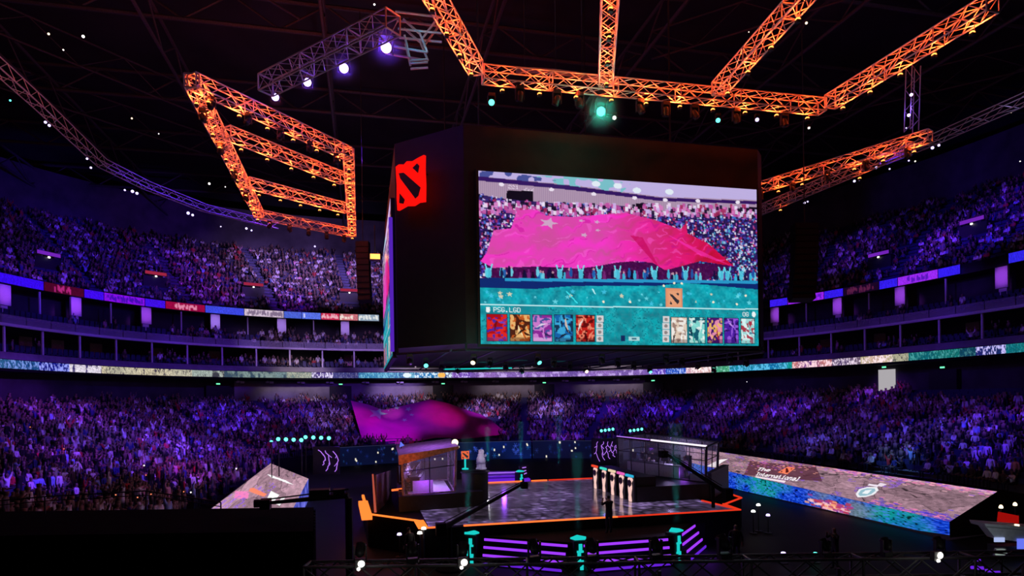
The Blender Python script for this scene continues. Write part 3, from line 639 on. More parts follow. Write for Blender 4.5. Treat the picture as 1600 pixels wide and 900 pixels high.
for a in ((925, 585), (975, 572), (1012, 574), (1170, 660), (1335, 628), (640, 662), (765, 662), (1290, 668)): cv.ell(*sx(*a), 2, 2, (255, 235, 205))
cv.line(*sx(470, 615), *sx(520, 670), 2, (60, 225, 235)); cv.line(*sx(590, 605), *sx(600, 625), 2, (190, 245, 250))
a, b = sx(937, 598); c, d = sx(1016, 686); cv.rect(a - 1, b - 1, c + 1, d + 1, (210, 120, 90)); cv.rect(a, b, c, d, (226, 150, 112)); paint_emblem(cv, a + 3, b + 3, c - 2, d - 2, (232, 160, 120), (52, 48, 56))
# team strip
st = cv.mask_poly(sp([(60, 684), (1450, 692), (1450, 900), (60, 900)])); g2 = np.stack([10 + 30 * n2, 124 + 60 * n1, 140 + 54 * n1], -1) / 255; cv.a[st] = g2[st]
cv.fill(st & (np.abs(n2 - .5) < .05) & (n1 > .45), (6, 96, 116), .8)
cv.line(*sx(88, 681), *sx(1410, 692), 2.0, (190, 235, 240))
W_ = (236, 245, 246)
cv.text("PSG.LGD", *sx(150, 692), W_, 1.0, 1.15); cv.ell(*sx(127, 706), 3.2, 4, W_); cv.rect(sx(118, 690)[0], sx(118, 690)[1], sx(137, 690)[0], sx(127, 697)[1], W_)
cv.text("OG", *sx(1320, 706), W_, 1.0, 1.15); cv.ell(*sx(1378, 716), 3.6, 5, W_)
def card(x0, x1, y0, y1, cs, k):
    a, b = sx(x0, y0); c, d = sx(x1, y1); cv.rect(a - 1, b - 1, c + 1, d + 1, (24, 40, 56)); cv.rect(a, b, c, d, cs[0]); r = np.random.default_rng(40 + k); w, h = c - a, d - b
    m = (cv.X >= a) & (cv.X < c) & (cv.Y >= b) & (cv.Y < d); nn = vnoise(SH_, SW_, 7, 60 + k); cv.fill(m & (nn > .52), cs[1], .9); cv.fill(m & (vnoise(SH_, SW_, 4, 80 + k) > .66), cs[2], .9)
    for q in range(5):
        X0, Y0 = a + w * (.15 + .7 * r.random()), b + h * (.15 + .7 * r.random()); an = r.random() * 3.1
        P = [(X0 + w * .34 * math.cos(an), Y0 + h * .32 * math.sin(an)), (X0 + w * .12 * math.cos(an + 1.6), Y0 + h * .1 * math.sin(an + 1.6)), (X0 - w * .3 * math.cos(an), Y0 - h * .3 * math.sin(an))]
        cv.fill(cv.mask_poly(P) & m, cs[1 + q % (len(cs) - 1)], .95)
    cv.fill(m & (cv.Y > d - h * .14), cs[-1], .35)
L5 = [[(170, 10, 22), (226, 40, 30), (62, 40, 170), (110, 6, 20), (96, 70, 200)], [(232, 178, 110), (60, 16, 8), (200, 90, 30), (250, 225, 170), (30, 8, 6)], [(140, 40, 150), (210, 130, 210), (60, 80, 150), (40, 40, 90), (230, 210, 235)], [(20, 100, 170), (60, 170, 220), (15, 40, 70), (220, 190, 170), (20, 30, 50)], [(190, 30, 24), (240, 140, 110), (90, 8, 10), (235, 225, 220), (60, 6, 10)]]
R5 = [[(238, 232, 226), (222, 200, 180), (150, 120, 110), (250, 250, 250), (60, 40, 40)], [(20, 90, 110), (140, 225, 215), (230, 245, 240), (10, 50, 70), (60, 170, 160)], [(70, 20, 110), (240, 150, 180), (240, 190, 90), (180, 40, 50), (40, 10, 60)], [(76, 30, 160), (150, 90, 220), (40, 16, 100), (200, 150, 240), (30, 10, 70)], [(160, 215, 215), (220, 245, 245), (170, 40, 60), (60, 120, 150), (110, 190, 190)]]
for k, (a, b) in enumerate(((122, 210), (222, 310), (322, 407), (417, 502), (514, 600))): card(a, b, 726, 848, L5[k], k)
for k, (a, b) in enumerate(((962, 1043), (1050, 1130), (1142, 1220), (1227, 1303), (1312, 1385))): card(a, b, 733 + k, 851, R5[k], 9 + k)
for a, b in ((608, 640), (921, 955)):
    for j in range(4): p, q = sx(a, 728 + 31 * j), sx(b, 756 + 31 * j); cv.rect(*p, *q, (214, 210, 212)); cv.ell((p[0] + q[0]) / 2, (p[1] + q[1]) / 2, 3, 3, (140, 130, 130))
cv.rect(*sx(722, 820), *sx(742, 845), (20, 40, 90)); cv.rect(*sx(760, 824), *sx(811, 844), (170, 215, 220)); cv.rect(*sx(774, 830), *sx(798, 838), (60, 110, 130))
SCREEN_PIX = np.clip(cv.a * 1.03 * (.93 + .07 * ((cv.Y.astype(int) % 2)[..., None])), 0, 1)

ZB, ZT = 9.45, 20.3                # underside and top of the hanging cube
XL, XR, YN, YF = -9.4, 10.0, -11.9, 7.5
plan = [(-6.3, YN), (XR - .4, YN), (XR + .3, YN + .7), (XR + .3, YF - 3), (XR - 3, YF), (XL + 3, YF), (XL, YF - .4), (XL, -8.96)]
sb_ = thing("scoreboard", "huge black hanging scoreboard cube with a bright crowd picture on its front", "scoreboard", (.3, -2.2, ZB))
MB().prism(plan, ZB + .35, ZT).build("housing", M["housing"], sb_)
fr = MB()                                        # truss-like underside ring
for a, b in zip(plan, plan[1:] + plan[:1]): fr.tube((*a, ZB + .05), (*b, ZB + .05), .07).tube((*a, ZB + .05), (*a, ZB + .4), .06)
for x in np.arange(-7, 9.5, 2.2): fr.tube((x, YN + .1, ZB + .05), (x, YF - .2, ZB + .05), .05)
fr.build("underside_frame", M["dark_metal"], sb_)
tl = np.array(on_y(748, 269.5, YN - .22)); tr = on_y(1180.5, 293.5, YN - .22); br = on_y(1187, 539, YN - .22); bl = on_y(751, 539, YN - .22)
x0, x1, zt, zb = (tl[0] + bl[0]) / 2, (tr[0] + br[0]) / 2, (tl[2] + tr[2]) / 2, (bl[2] + br[2]) / 2
scr = MB().slab([(x0 - .12, YN - .2, zb - .12), (x1 + .12, YN - .2, zb - .12), (x1 + .12, YN - .2, zt + .12), (x0 - .12, YN - .2, zt + .12)], (0, .22, 0)).build("front_screen", M["black"], sb_)
scr["label"] = "front screen with magenta flag picture"
me_pic = grid_mesh("screen_picture", bilerp((x0, 0, zt), (x1, 0, zt), (x1, 0, zb), (x0, 0, zb), SH_, SW_), SCREEN, SCREEN_PIX, ((x0 + x1) / 2, 0, zb))
pic = link("picture", me_pic, scr, np.array([(x0 + x1) / 2, YN - .215, zb]) - np.array(sb_.location))
# the same picture on the left face, seen at a grazing angle
s2 = MB().slab([(XL - .2, -8.2, zb - .4), (XL - .2, 6.9, zb - .4), (XL - .2, 6.9, zt - .3), (XL - .2, -8.2, zt - .3)], (.22, 0, 0)).build("side_screen", M["black"], sb_); s2["label"] = "side screen seen at a grazing angle"
p2 = link("picture", me_pic, s2, np.array([XL - .22, -.65, zb - .25]) - np.array(sb_.location), (0, 0, -math.pi / 2)); p2.scale = (14.6 / (x1 - x0), 1, 1)
MB().tube((XL - .25, -8.75, ZB + .2), (XL - .25, -8.75, zt - 1.5), .10, 8).build("corner_light", glow("violet_edge", (.16, .03, .85), .55), sb_)
# red emblem on the chamfered corner
e0, e1 = np.array(at_depth(618, 259, 32.1)), np.array(at_depth(662, 241, 30.9)); zhi, zlo = (e0[2] + e1[2]) / 2 + .02, at_depth(640, 323, 31.5)[2]
ux = np.array([e1[0] - e0[0], e1[1] - e0[1], 0]); nrm = np.array([ux[1], -ux[0], 0]) / np.linalg.norm(ux)
def em(P, off): return [np.array([e0[0], e0[1], 0]) + ux * a + np.array([0, 0, zhi - (zhi - zlo) * b]) + nrm * off for a, b in P]
sg = thing("emblem_sign", "glowing red square emblem with black slash on the scoreboard's corner", "sign", (*((e0 + e1) / 2)[:2], zlo))
MB().slab(em(EMB, 0), -nrm * .16).build("plate", G["red"], sg)
for P in (EMB_SLASH, EMB_TOP, EMB_BOT): MB().slab(em(P, .03), -nrm * .05).build("black_mark", M["black"], sg)
brk = MB()
for a, b in ((.2, .3), (.8, .3), (.5, .8)): p = em([(a, b)], -.16)[0]; brk.tube(p, p - nrm * .5, .05)
brk.build("bracket", M["dark_metal"], sg)
for x, y in ((-5, -9), (6, -9), (-5, 5), (6, 5)): MB().tube((x, y, ZT), (x, y, 40), .05).build("hoist_chain", M["dark_metal"], sb_)

# ================================================================== LAMPS
me_base = MB().box((0, 0, -.09), (.34, .26, .18)).mesh("lamp_base", M["dark_metal"])
me_yoke = MB().box((-.19, 0, -.38), (.04, .14, .5)).box((.19, 0, -.38), (.04, .14, .5)).box((0, 0, -.16), (.42, .16, .05)).mesh("lamp_yoke", M["dark_metal"])
me_head = MB().lathe([(.07, -.22), (.15, -.14), (.165, .05), (.15, .2), (.17, .24)], n=12).mesh("lamp_head", M["dark_metal"], smooth=True)
LENS = {}
def lens_mesh(g):
    if g not in LENS: LENS[g] = MB().lathe([(.15, .235), (.15, .255), (.11, .275), (.01, .285)], n=14).mesh("lamp_lens_" + g, G[g])
    return LENS[g]
def moving_head(p, aim, label, g="violet", s=1.0, up=False, group=None, power=0, col=(1, 1, 1), cat="stage lamp", cone=.5):
    r = thing("moving_light", label, cat, p, 0, group); r.scale = (s, s, s)
    if up: r.rotation_euler = (math.pi, 0, 0)
    link("base", me_base, r); link("yoke", me_yoke, r)
    d = np.array(aim, float) - np.array(p, float); d /= np.linalg.norm(d)
    if up: d = np.array([d[0], -d[1], -d[2]])
    q = Vector(d).to_track_quat("Z", "Y")
    h = link("head", me_head, r, (0, 0, -.45)); h.rotation_mode = "QUATERNION"; h.rotation_quaternion = q
    if g: link("lens", lens_mesh(g), h)
    if power:
        l = bpy.data.lights.new("lamp_light", "SPOT"); l.energy = power; l.color = col; l.spot_size = cone; l.spot_blend = .8; l.shadow_soft_size = .12
        lo = bpy.data.objects.new("lamp_light", l); COL.objects.link(lo); dd = np.array(aim, float) - np.array(p, float); dd /= np.linalg.norm(dd)
        lo.location = np.array(p) + np.array([0, 0, .45 * s if up else -.45 * s]) + dd * .4 * s; lo.rotation_euler = Vector(dd).to_track_quat("-Z", "Y").to_euler()
    return r

# ================================================================== TRUSSES
me_amb = MB().box((0, 0, 0), (.16, .16, .10)).mesh("amber_case", M["dark_metal"]); me_ambl = MB().lathe([(.10, .05), (.10, .09), (.06, .13), (.01, .14)], n=10).mesh("amber_lens", G["amber"])
me_clamp = MB().tube((.1, 0, .0), (.1, 0, .46), .014, 5).mesh("amber_clamp", M["dark_metal"])
def truss(name_label, short, P, Q, w=.62, mat="alu", lamps=1.7, group=None, power=150, col=(1, .075, .011), bay=.78, lampword="amber"):
    P, Q = np.array(P, float), np.array(Q, float); d = Q - P; L = np.linalg.norm(d); d /= L
    side = np.cross(d, (0, 0, 1)); side /= np.linalg.norm(side); up = np.cross(side, d); h = w / 2
    r = thing("box_truss", name_label, "truss", (P + Q) / 2, 0, group)
    cs = [side * sx_ * h + up * sz * h for sx_, sz in ((-1, -1), (1, -1), (1, 1), (-1, 1))]
    for c in cs: MB().tube(P + c, Q + c, .034, 6).build("chord", M[mat], r)
    lac = MB(); n = max(3, int(round(L / bay)))
    for i in range(n):
        a, b = P + d * L * i / n, P + d * L * (i + 1) / n; m = (a + b) / 2
        for f in range(4):
            c0, c1 = cs[f], cs[(f + 1) % 4]
            lac.tube(a + (c0 if i % 2 else c1), b + (c1 if i % 2 else c0), .019, 5)
            if f % 2 == 0 or i % 3 == 0: lac.tube(a + (c1 if i % 2 else c0), b + (c0 if i % 2 else c1), .017, 5)
        if i % 4 == 0:
            for f in range(4): lac.tube(a + cs[f], a + cs[(f + 1) % 4], .03, 5)
    lac.build("lacing", M[mat], r)
    for e in (P, Q):
        gates = MB()
        for f in range(4): gates.tube(e + cs[f], e + cs[(f + 1) % 4], .038, 6)
        gates.build("end_frame", M[mat], r)
    if lamps:
        k = max(1, int(round(L / lamps)))
        for i in range(k):
            c = P + d * L * (i + .5) / k
            a = thing("truss_lamp", "amber lamp under the %s, %s along it" % (short, nth(i + 1)), "lamp", c - up * (h + .42), 0, "amber lamps under the trusses")
            link("case", me_amb, a); link("lens", me_ambl, a)
            link("clamp", me_clamp, a); l = bpy.data.lights.new("amber_light", "SPOT"); l.spot_size = 2.62; l.spot_blend = .25; l.energy = power * (.6 + .9 * random.random()); l.color = col; l.shadow_soft_size = .05
            lo = bpy.data.objects.new("amber_light", l); COL.objects.link(lo); lo.location = c - up * (h + .26); lo.rotation_euler = (math.pi, 0, 0)
            l = bpy.data.lights.new("amber_light", "POINT"); l.energy = power * .17; l.color = col; l.shadow_soft_size = .05; lo = bpy.data.objects.new("amber_light", l); COL.objects.link(lo); lo.location = c
    return r
TZ = 21.7
fz = lambda x, y: (x, y, TZ)
A1, A2 = fz(-5.7, -14.05), fz(11.7, -14.3)
truss("orange lit truss along the scoreboard's front edge, above the screen", "front rig truss", A1, A2)
truss("orange lit truss slanting up from the left end of the front truss", "front rig's left arm", fz(-6.1, -14.5), fz(-9.6, -21.5))
truss("orange lit truss crossing toward the viewer above the screen's middle", "front rig's middle arm", fz(-.1, -14.7), fz(-2.6, -21.6))
truss("orange lit truss slanting toward the upper right above the screen", "front rig's slanting arm", fz(5.5, -14.9), fz(4.7, -22.5))
truss("long orange lit truss rising to the upper right corner", "front rig's right arm", fz(11.75, -14.8), fz(12.1, -23.0))
B = dict(a=fz(-18.5, -10.9), b=fz(-11.8, -3.5), c=fz(-11.9, 14.6), d=fz(-18.8, 10.2))
truss("orange lit truss at the upper edge of the left rig", "left rig's upper edge", B["a"], B["b"])
truss("orange lit truss on the inner side of the left rig beside the scoreboard", "left rig's inner side", B["b"], B["c"])
truss("orange lit truss at the lower edge of the left rig", "left rig's lower edge", B["d"], B["c"])
truss("orange lit truss on the outer side of the left rig", "left rig's outer side", B["a"], B["d"])
truss("orange lit upper crossbar of the left rig", "left rig's upper crossbar", fz(-18.1, -5.3), fz(-12.2, .9))
truss("orange lit lower crossbar of the left rig", "left rig's lower crossbar", fz(-18.4, 2.8), fz(-12.2, 7.4))
truss("orange lit truss of the right rig beyond the scoreboard", "right rig's orange truss", fz(20.3, -12.4), fz(15.6, -1.6))
truss("dim grey truss under the orange truss of the right rig", "right rig's grey truss", fz(20.5, -10.8), fz(19.2, 3.5), lamps=6.0, power=14)
# the rigs' unlit trusses
tb = on_z(415, 133, TZ); tc_ = on_z(614, 34, TZ)
truss("dim truss carrying four violet lamps above the left rig", "", tb, tc_, w=.75, lamps=0)
def arc_truss(pxs, z, label):
    pts = [np.array(on_z(*p, z)) for p in pxs]
    r = thing("catwalk_truss", label, "truss", pts[len(pts) // 2])
    for c in ((.35, .35), (.35, -.35), (-.35, .35), (-.35, -.35)):
        m = MB(); m.path([p + np.array([c[0], 0, c[1]]) for p in pts], .045, 5); m.build("chord", M["alu"], r)
    m = MB()
    for a, b in zip(pts[:-1], pts[1:]):
        n = max(2, int(np.linalg.norm(b - a) / .9))
        for i in range(n):
            p, q = a + (b - a) * i / n, a + (b - a) * (i + 1) / n; s = 1 if i % 2 else -1
            m.tube(p + (.35, 0, .35 * s), q + (.35, 0, -.35 * s), .025, 4).tube(p + (-.35, 0, .35 * s), q + (-.35, 0, -.35 * s), .025, 4).tube(p + (-.35 * s, 0, -.35), q + (.35 * s, 0, -.35), .025, 4)
    m.build("lacing", M["alu"], r)
arc_truss([(-40, 70), (60, 160), (160, 255), (230, 290), (320, 325), (430, 352)], 28, "dim catwalk truss curving above the left upper stand")
arc_truss([(1640, 138), (1540, 182), (1450, 222), (1380, 250)], 28, "dim catwalk truss above the right upper stand")
# small vertical truss with violet lamps right of the front rig
vt = thing("box_truss", "short hanging grey truss with two violet lamps in a column", "truss", at_depth(1427, 130, 35))
c0, c1 = at_depth(1427, 105, 35), at_depth(1424, 205, 35)
for s in (-.28, .28):
    for q in (-.2, .2): MB().tube(c0 + (s, q, 0), c1 + (s, q, 0), .03, 5).build("chord", M["alu"], vt)
m = MB()
for i in range(6):
    a, b = c0 + (c1 - c0) * i / 6, c0 + (c1 - c0) * (i + 1) / 6; s = .28 if i % 2 else -.28
    m.tube(a + (s, .2, 0), b + (-s, .2, 0), .02, 4).tube(a + (s, -.2, 0), b + (-s, -.2, 0), .02, 4)
m.build("lacing", M["alu"], vt)
# teal lit gantry high above, left of the front rig
gt = thing("lighting_gantry", "teal lit steel gantry behind the largest violet lamp", "gantry", at_depth(655, 55, 33)); m = MB()
g = [(at_depth(a, b, 33), at_depth(c, d, 33)) for a, b, c, d in ((618, 18, 690, 27), (622, 45, 690, 52), (600, 70, 668, 82), (640, 95, 668, 93), (632, 55, 640, 90), (655, 50, 668, 82), (685, 27, 660, 60), (630, 30, 655, 52))]
for a, b in g: m.tube(a, b, .06, 6).tube(a + (.1, .8, 0), b + (.1, .8, 0), .06, 6)
m.build("gantry_frame", M["alu"], gt); MB().tube(g[3][0] + (0, -.1, -.2), g[3][1] + (0, -.1, -.2), .05).build("gantry_rail", M["alu"], gt)
# violet lamps under the dim truss
for i, (px, py, dep, s) in enumerate([(603, 71, 27.8, 1.5), (537, 105, 29.3, 1.35), (480, 128, 30.7, 1.2), (430, 152, 32.2, 1.15)]):
    p = at_depth(px, py - 14 * s, dep); moving_head(p, CAM + np.array([0, 0, 1]), "%s violet lamp under the dim truss, counted from the scoreboard" % nth(i + 1), "violet", s)
# lamps under the front rig
for px, py, g_, s, lab in [(768, 160, "tealb", .9, "small teal lamp near the left end of the front truss"), (939, 174, "tealb", 1.3, "large bright teal lamp under the front truss"), (960, 184, "white", .55, "small white lamp right of the large teal lamp"), (1122, 188, "tealb", .7, "small teal lamp under the right half of the front truss"), (1183, 187, "violet_dim", .6, "small violet lamp under the right half of the front truss"), (1264, 200, "white", .35, "tiny white lamp at the right end of the front truss")]:
    p = at_depth(px, py, 29.6 + max(0, (px - 900)) * .006); p = p + np.array([0, 0, .45 * s]); moving_head(p, CAM, lab, g_, s)
for i, px in enumerate((812, 870, 905, 1000, 1040, 1085, 1150, 1225)):
    dep = 28.7 + (px - 750) * .0077; p = at_depth(px, 130 + (px - 780) * .083, dep); p[2] = TZ - .34
    moving_head(p, p + np.array([random.uniform(-2, 2), random.uniform(-3, 2), -4]), "unlit black stage lamp, %s along the underside of the front truss" % nth(i + 1), None, 1.0, group="unlit lamps under the front truss")
rl = B
for i in range(14):
    e = [("a", "b"), ("d", "c"), ("a", "d")][i % 3]; t = (i // 3 + .5) / 5; p = np.array(rl[e[0]]) * (1 - t) + np.array(rl[e[1]]) * t; p[2] = TZ - .34
    moving_head(p, p + np.array([random.uniform(-3, 3), random.uniform(-3, 3), -4]), "unlit black stage lamp, %s hanging under the left rig" % nth(i + 1), None, .85, group="unlit lamps under the left rig")
for i in range(5):
    t = (i + .5) / 5; p = np.array(fz(20.3, -12.4)) * (1 - t) + np.array(fz(15.6, -1.6)) * t; p[2] = TZ - .34
    moving_head(p, p + np.array([2, -1, -4]), "unlit black stage lamp, %s hanging under the right rig" % nth(i + 1), None, .85, group="unlit lamps under the right rig")
# small bright lamps of the roof and catwalks
me_cl = MB().lathe([(.16, .1), (.2, 0), (.2, -.04)], n=10).mesh("lamp_can", M["dark_metal"])
CLN = {g_: MB().lathe([(.19, -.04), (.15, -.11), (.02, -.14)], n=10).mesh("can_lens_" + g_, G[g_]) for g_ in ("violet_dim", "white", "tealb", "warm", "violet")}
dots = [(71, 191, "violet_dim", 1.0), (77, 196, "violet_dim", 1.0), (16, 157, "tealb", .7), (195, 297, "violet_dim", .7), (207, 299, "violet_dim", 1.1), (214, 302, "violet_dim", 1.0), (136, 248, "violet_dim", .8), (142, 262, "violet_dim", .8), (294, 333, "violet_dim", 1.1), (301, 336, "violet_dim", .9), (385, 357, "violet_dim", .9), (393, 360, "violet_dim", .7), (345, 354, "violet_dim", .5), (492, 385, "violet_dim", .8),
        (76, 53, "warm", .8), (130, 57, "white", 1.0), (99, 78, "white", .5), (206, 185, "warm", .6), (248, 209, "white", .4), (327, 287, "white", .8), (585, 7, "white", .7), (352, 292, "white", .4), (1457, 231, "violet_dim", 1.1), (1467, 227, "violet_dim", .9), (1335, 283, "violet_dim", .9), (1343, 281, "violet_dim", .7), (1257, 317, "violet_dim", .8), (1262, 315, "violet_dim", .6), (1390, 264, "violet_dim", .6), (1420, 251, "violet_dim", .6), (1430, 252, "white", .5), (1594, 252, "white", .4), (1580, 176, "warm", .35), (1260, 36, "warm", .9), (1170, 50, "warm", .4), (1424, 148, "violet", 1.1), (1420, 180, "violet", 1.1), (1416, 200, "violet_dim", .5), (1369, 262, "violet_dim", .9)]
for i, (px, py, g_, s) in enumerate(dots):
    if 1410 < px < 1428 and py < 210: p = at_depth(px, py, 34.6)
    elif px < 520 and py > 140 or px > 1240 and py > 220: p = on_z(px, py, 27.4)
    else: p = on_z(px, py, 38.0)
    D = proj(p)[2]; sz = s * (D / 55 if D < 70 else 1.25) * .6
    word = {"violet_dim": "pale violet", "white": "white", "tealb": "teal", "warm": "warm", "violet": "bright violet"}[g_]
    side = "above the left stand" if px < 620 else "above the right stand"
    r = thing("roof_lamp", "small %s roof lamp %s, overhead dot %s from the left" % (word, side, nth(1 + sum(1 for q in dots if q[0] < px))), "lamp", p); r.scale = (sz, sz, sz)
    v = Vector(CAM - p); r.rotation_euler = v.to_track_quat("-Z", "Y").to_euler(); link("can", me_cl, r); link("lens", CLN[g_], r)
# lamps below the scoreboard
for i in range(22):
    px = 640 + i * 25; p = on_z(px, 553 + (i * 5 % 4) * 6, ZB + .02); g_ = [None, "tealb", None, None, "warm", None, None][i % 7]
    moving_head(p, p + np.array([random.uniform(-2, 2), random.uniform(-6, 0), -3]), "%s lamp hanging below the scoreboard, %s from the left" % ({"tealb": "teal", "warm": "warm"}.get(g_, "unlit"), nth(i + 1)), g_, .8, group="lamps below the scoreboard")
tube = thing("light_tube", "thin teal light bar along the scoreboard's lower far edge", "light bar", on_z(745, 576, ZB)); MB().tube(on_z(690, 577, ZB - .05), on_z(800, 575, ZB - .05), .05).build("tube", G["teal"], tube); MB().tube(on_z(688, 577, ZB - .05), on_z(690, 577, ZB - .05), .07).tube(on_z(800, 575, ZB - .05), on_z(802, 575, ZB - .05), .07).build("end_cap", M["black"], tube)
# hanging columns of loudspeakers
def line_array(px, y0, y1, dep, wpx, n, label):
    top, bot = at_depth(px, y0, dep), at_depth(px, y1, dep); w = wpx * dep / 1000; H_ = (top - bot)[2]; r = thing("speaker_column", label, "loudspeaker", bot)
    for i in range(n):
        t = i / (n - 1); c = np.array([top[0], top[1], top[2] - H_ * (i + .5) / n]) + np.array([FWD[0], FWD[1], 0]) * (.5 * t * t); tl_ = -.25 * t * t
        Rz = np.array([[math.cos(-YAW), -math.sin(-YAW), 0], [math.sin(-YAW), math.cos(-YAW), 0], [0, 0, 1]]) @ np.array([[1, 0, 0], [0, math.cos(tl_), -math.sin(tl_)], [0, math.sin(tl_), math.cos(tl_)]])
        cab = MB().box(c, (w, .7, H_ / n * .92), R=Rz).build("cabinet", M["black"], r)
        MB().box(c + Rz @ np.array([0, -.36, 0]), (w * .86, .03, H_ / n * .7), R=Rz).build("grille", M["dark_metal"], cab)
    MB().tube(top, top + (0, 0, 18), .03).tube(top + (-w / 3, 0, 0), top + (w / 3, 0, 0), .06).build("hanger", M["dark_metal"], r)
cb = thing("curved_panel", "pale curved panel over the scoreboard, behind the front truss's left half", "panel", at_depth(885, 115, 36))
cpx = np.linspace(806, 965, 24); ctop = [at_depth(x, 104 + (x - 840) ** 2 * .0009 + (x - 806) * .05, 36 + abs(x - 880) * .012) for x in cpx]
grid("panel_face", np.stack([np.array(ctop), np.array(ctop) - [0, 0, .34]]), M["grey"], None, cb, False)
bkp = MB()
for i in (2, 9, 15, 21): bkp.tube(ctop[i] + FWD * .1, ctop[i] + FWD * .1 + (0, 0, 6), .03)
bkp.tube(ctop[2] + FWD * .12, ctop[9] + FWD * .12, .05).tube(ctop[9] + FWD * .12, ctop[15] + FWD * .12, .05).tube(ctop[15] + FWD * .12, ctop[21] + FWD * .12, .05).build("hanger", M["dark_metal"], cb)
line_array(1257, 350, 468, 38, 36, 12, "tall black hanging speaker column right of the scoreboard")
line_array(567, 378, 470, 50, 20, 10, "black hanging speaker column left of the scoreboard")
ol = thing("stage_flood", "orange flood lamp hanging left of the scoreboard", "lamp", at_depth(586, 402, 44)); c = at_depth(586, 402, 44)
MB().box(c, (.75, .5, .42)).build("case", M["dark_metal"], ol); MB().box(c + (0, -.27, 0), (.66, .04, .34)).build("lens", G["amber"], ol); MB().tube(c + (0, 0, .2), c + (0, 0, 2.2), .04).build("hanger", M["dark_metal"], ol)
# ================================================================== THE FLAG
flag_top = [(548, 626), (575, 632), (598, 641), (630, 634), (672, 624), (700, 630), (730, 641), (752, 648), (768, 657), (791, 677)]
flag_bot = [(567, 692), (595, 693), (625, 692), (655, 689), (680, 684), (700, 684), (722, 686), (745, 684), (768, 681), (792, 679)]
W, H = 150, 50
def samp(P, n):
    P = np.array(P, float); t = np.linspace(0, len(P) - 1, n); i = np.minimum(t.astype(int), len(P) - 2); f = (t - i)[:, None]; return P[i] * (1 - f) + P[i + 1] * f
ft, fb = samp(flag_top, W), samp(flag_bot, W)
ys_top = np.interp(np.linspace(0, 1, W), [0, .25, .6, .85, 1], [44.5, 45.5, 46, 42, 36.2]); ys_bot = np.interp(np.linspace(0, 1, W), [0, .8, 1], [35.0, 35.2, 35.8])
FP = np.zeros((H, W, 3))
for j in range(W):
    a, b = on_y(ft[j, 0], ft[j, 1], ys_top[j]), on_y(fb[j, 0], fb[j, 1], ys_bot[j])
    v = np.linspace(0, 1, H)[:, None]; FP[:, j] = a * (1 - v) + b * v
u, v = np.meshgrid(np.linspace(0, 1, W), np.linspace(0, 1, H)); env = np.sin(np.pi * v) ** .7 * np.sin(np.pi * np.clip(u, .0, 1)) ** .4
wr = (np.sin(u * 19 + v * 5 + vnoise(H, W, 14, 4) * 5) * .11 + np.sin(u * 47 - v * 9) * .05 + (vnoise(H, W, 8, 9) - .5) * .22) * env
FP[..., 2] += wr; FP[..., 1] += wr * .3
fl_ = thing("flag", "huge red and magenta flag with pale stars spread over the crowd in the far stand", "flag", (-4, 35, 2.4))
cl = grid("cloth", FP, M["flag"], None, fl_)
so = cl.modifiers.new("thickness", "SOLIDIFY"); so.thickness = .03
def flag_pt(px, py):
    X, Y, D = proj(FP.reshape(-1, 3)); k = np.argmin((X - px) ** 2 + (Y - py) ** 2); return divmod(k, W)
def finer(P, k):
    H0, W0 = P.shape[:2]; u = np.linspace(0, W0 - 1, (W0 - 1) * k + 1); v = np.linspace(0, H0 - 1, (H0 - 1) * k + 1)
    i, j = np.minimum(v.astype(int), H0 - 2), np.minimum(u.astype(int), W0 - 2); f, g = (v - i)[:, None, None], (u - j)[None, :, None]
    return (P[i][:, j] * (1 - g) + P[i][:, j + 1] * g) * (1 - f) + (P[i + 1][:, j] * (1 - g) + P[i + 1][:, j + 1] * g) * f
FINE = finer(FP, 4); FX, FY, _ = proj(FINE)
def star_on_flag(px, py, r, rot, sq):
    pts = [(px + (r if k % 2 == 0 else r * .40) * math.cos(-math.pi / 2 + rot + k * math.pi / 5), py + sq * (r if k % 2 == 0 else r * .40) * math.sin(-math.pi / 2 + rot + k * math.pi / 5)) for k in range(10)]
    cx, cy = (FX[:-1, :-1] + FX[1:, 1:]) / 2, (FY[:-1, :-1] + FY[1:, 1:]) / 2; ins = np.zeros(cx.shape, bool)
    for k in range(10):
        x0, y0 = pts[k]; x1, y1 = pts[(k + 1) % 10]
        if abs(y1 - y0) > 1e-9: ins ^= ((y0 > cy) != (y1 > cy)) & (cx < (x1 - x0) * (cy - y0) / (y1 - y0) + x0)
    m = MB(); off = np.array([0, -.05, .07])
    for i, j in zip(*np.nonzero(ins)):
        n = len(m.v); m.v += [tuple(map(float, FINE[a] + off)) for a in ((i, j), (i, j + 1), (i + 1, j + 1), (i + 1, j))]; m.f.append((n, n + 1, n + 2, n + 3))
    return m.build("star", M["star"], fl_)
for a in ((590, 647, 16, .35, .62), (620, 638, 5.5, .2, .6), (638, 640, 6, .5, .7), (643, 649, 4.5, .1, .5), (632, 657, 5, .7, .6)): star_on_flag(*a)

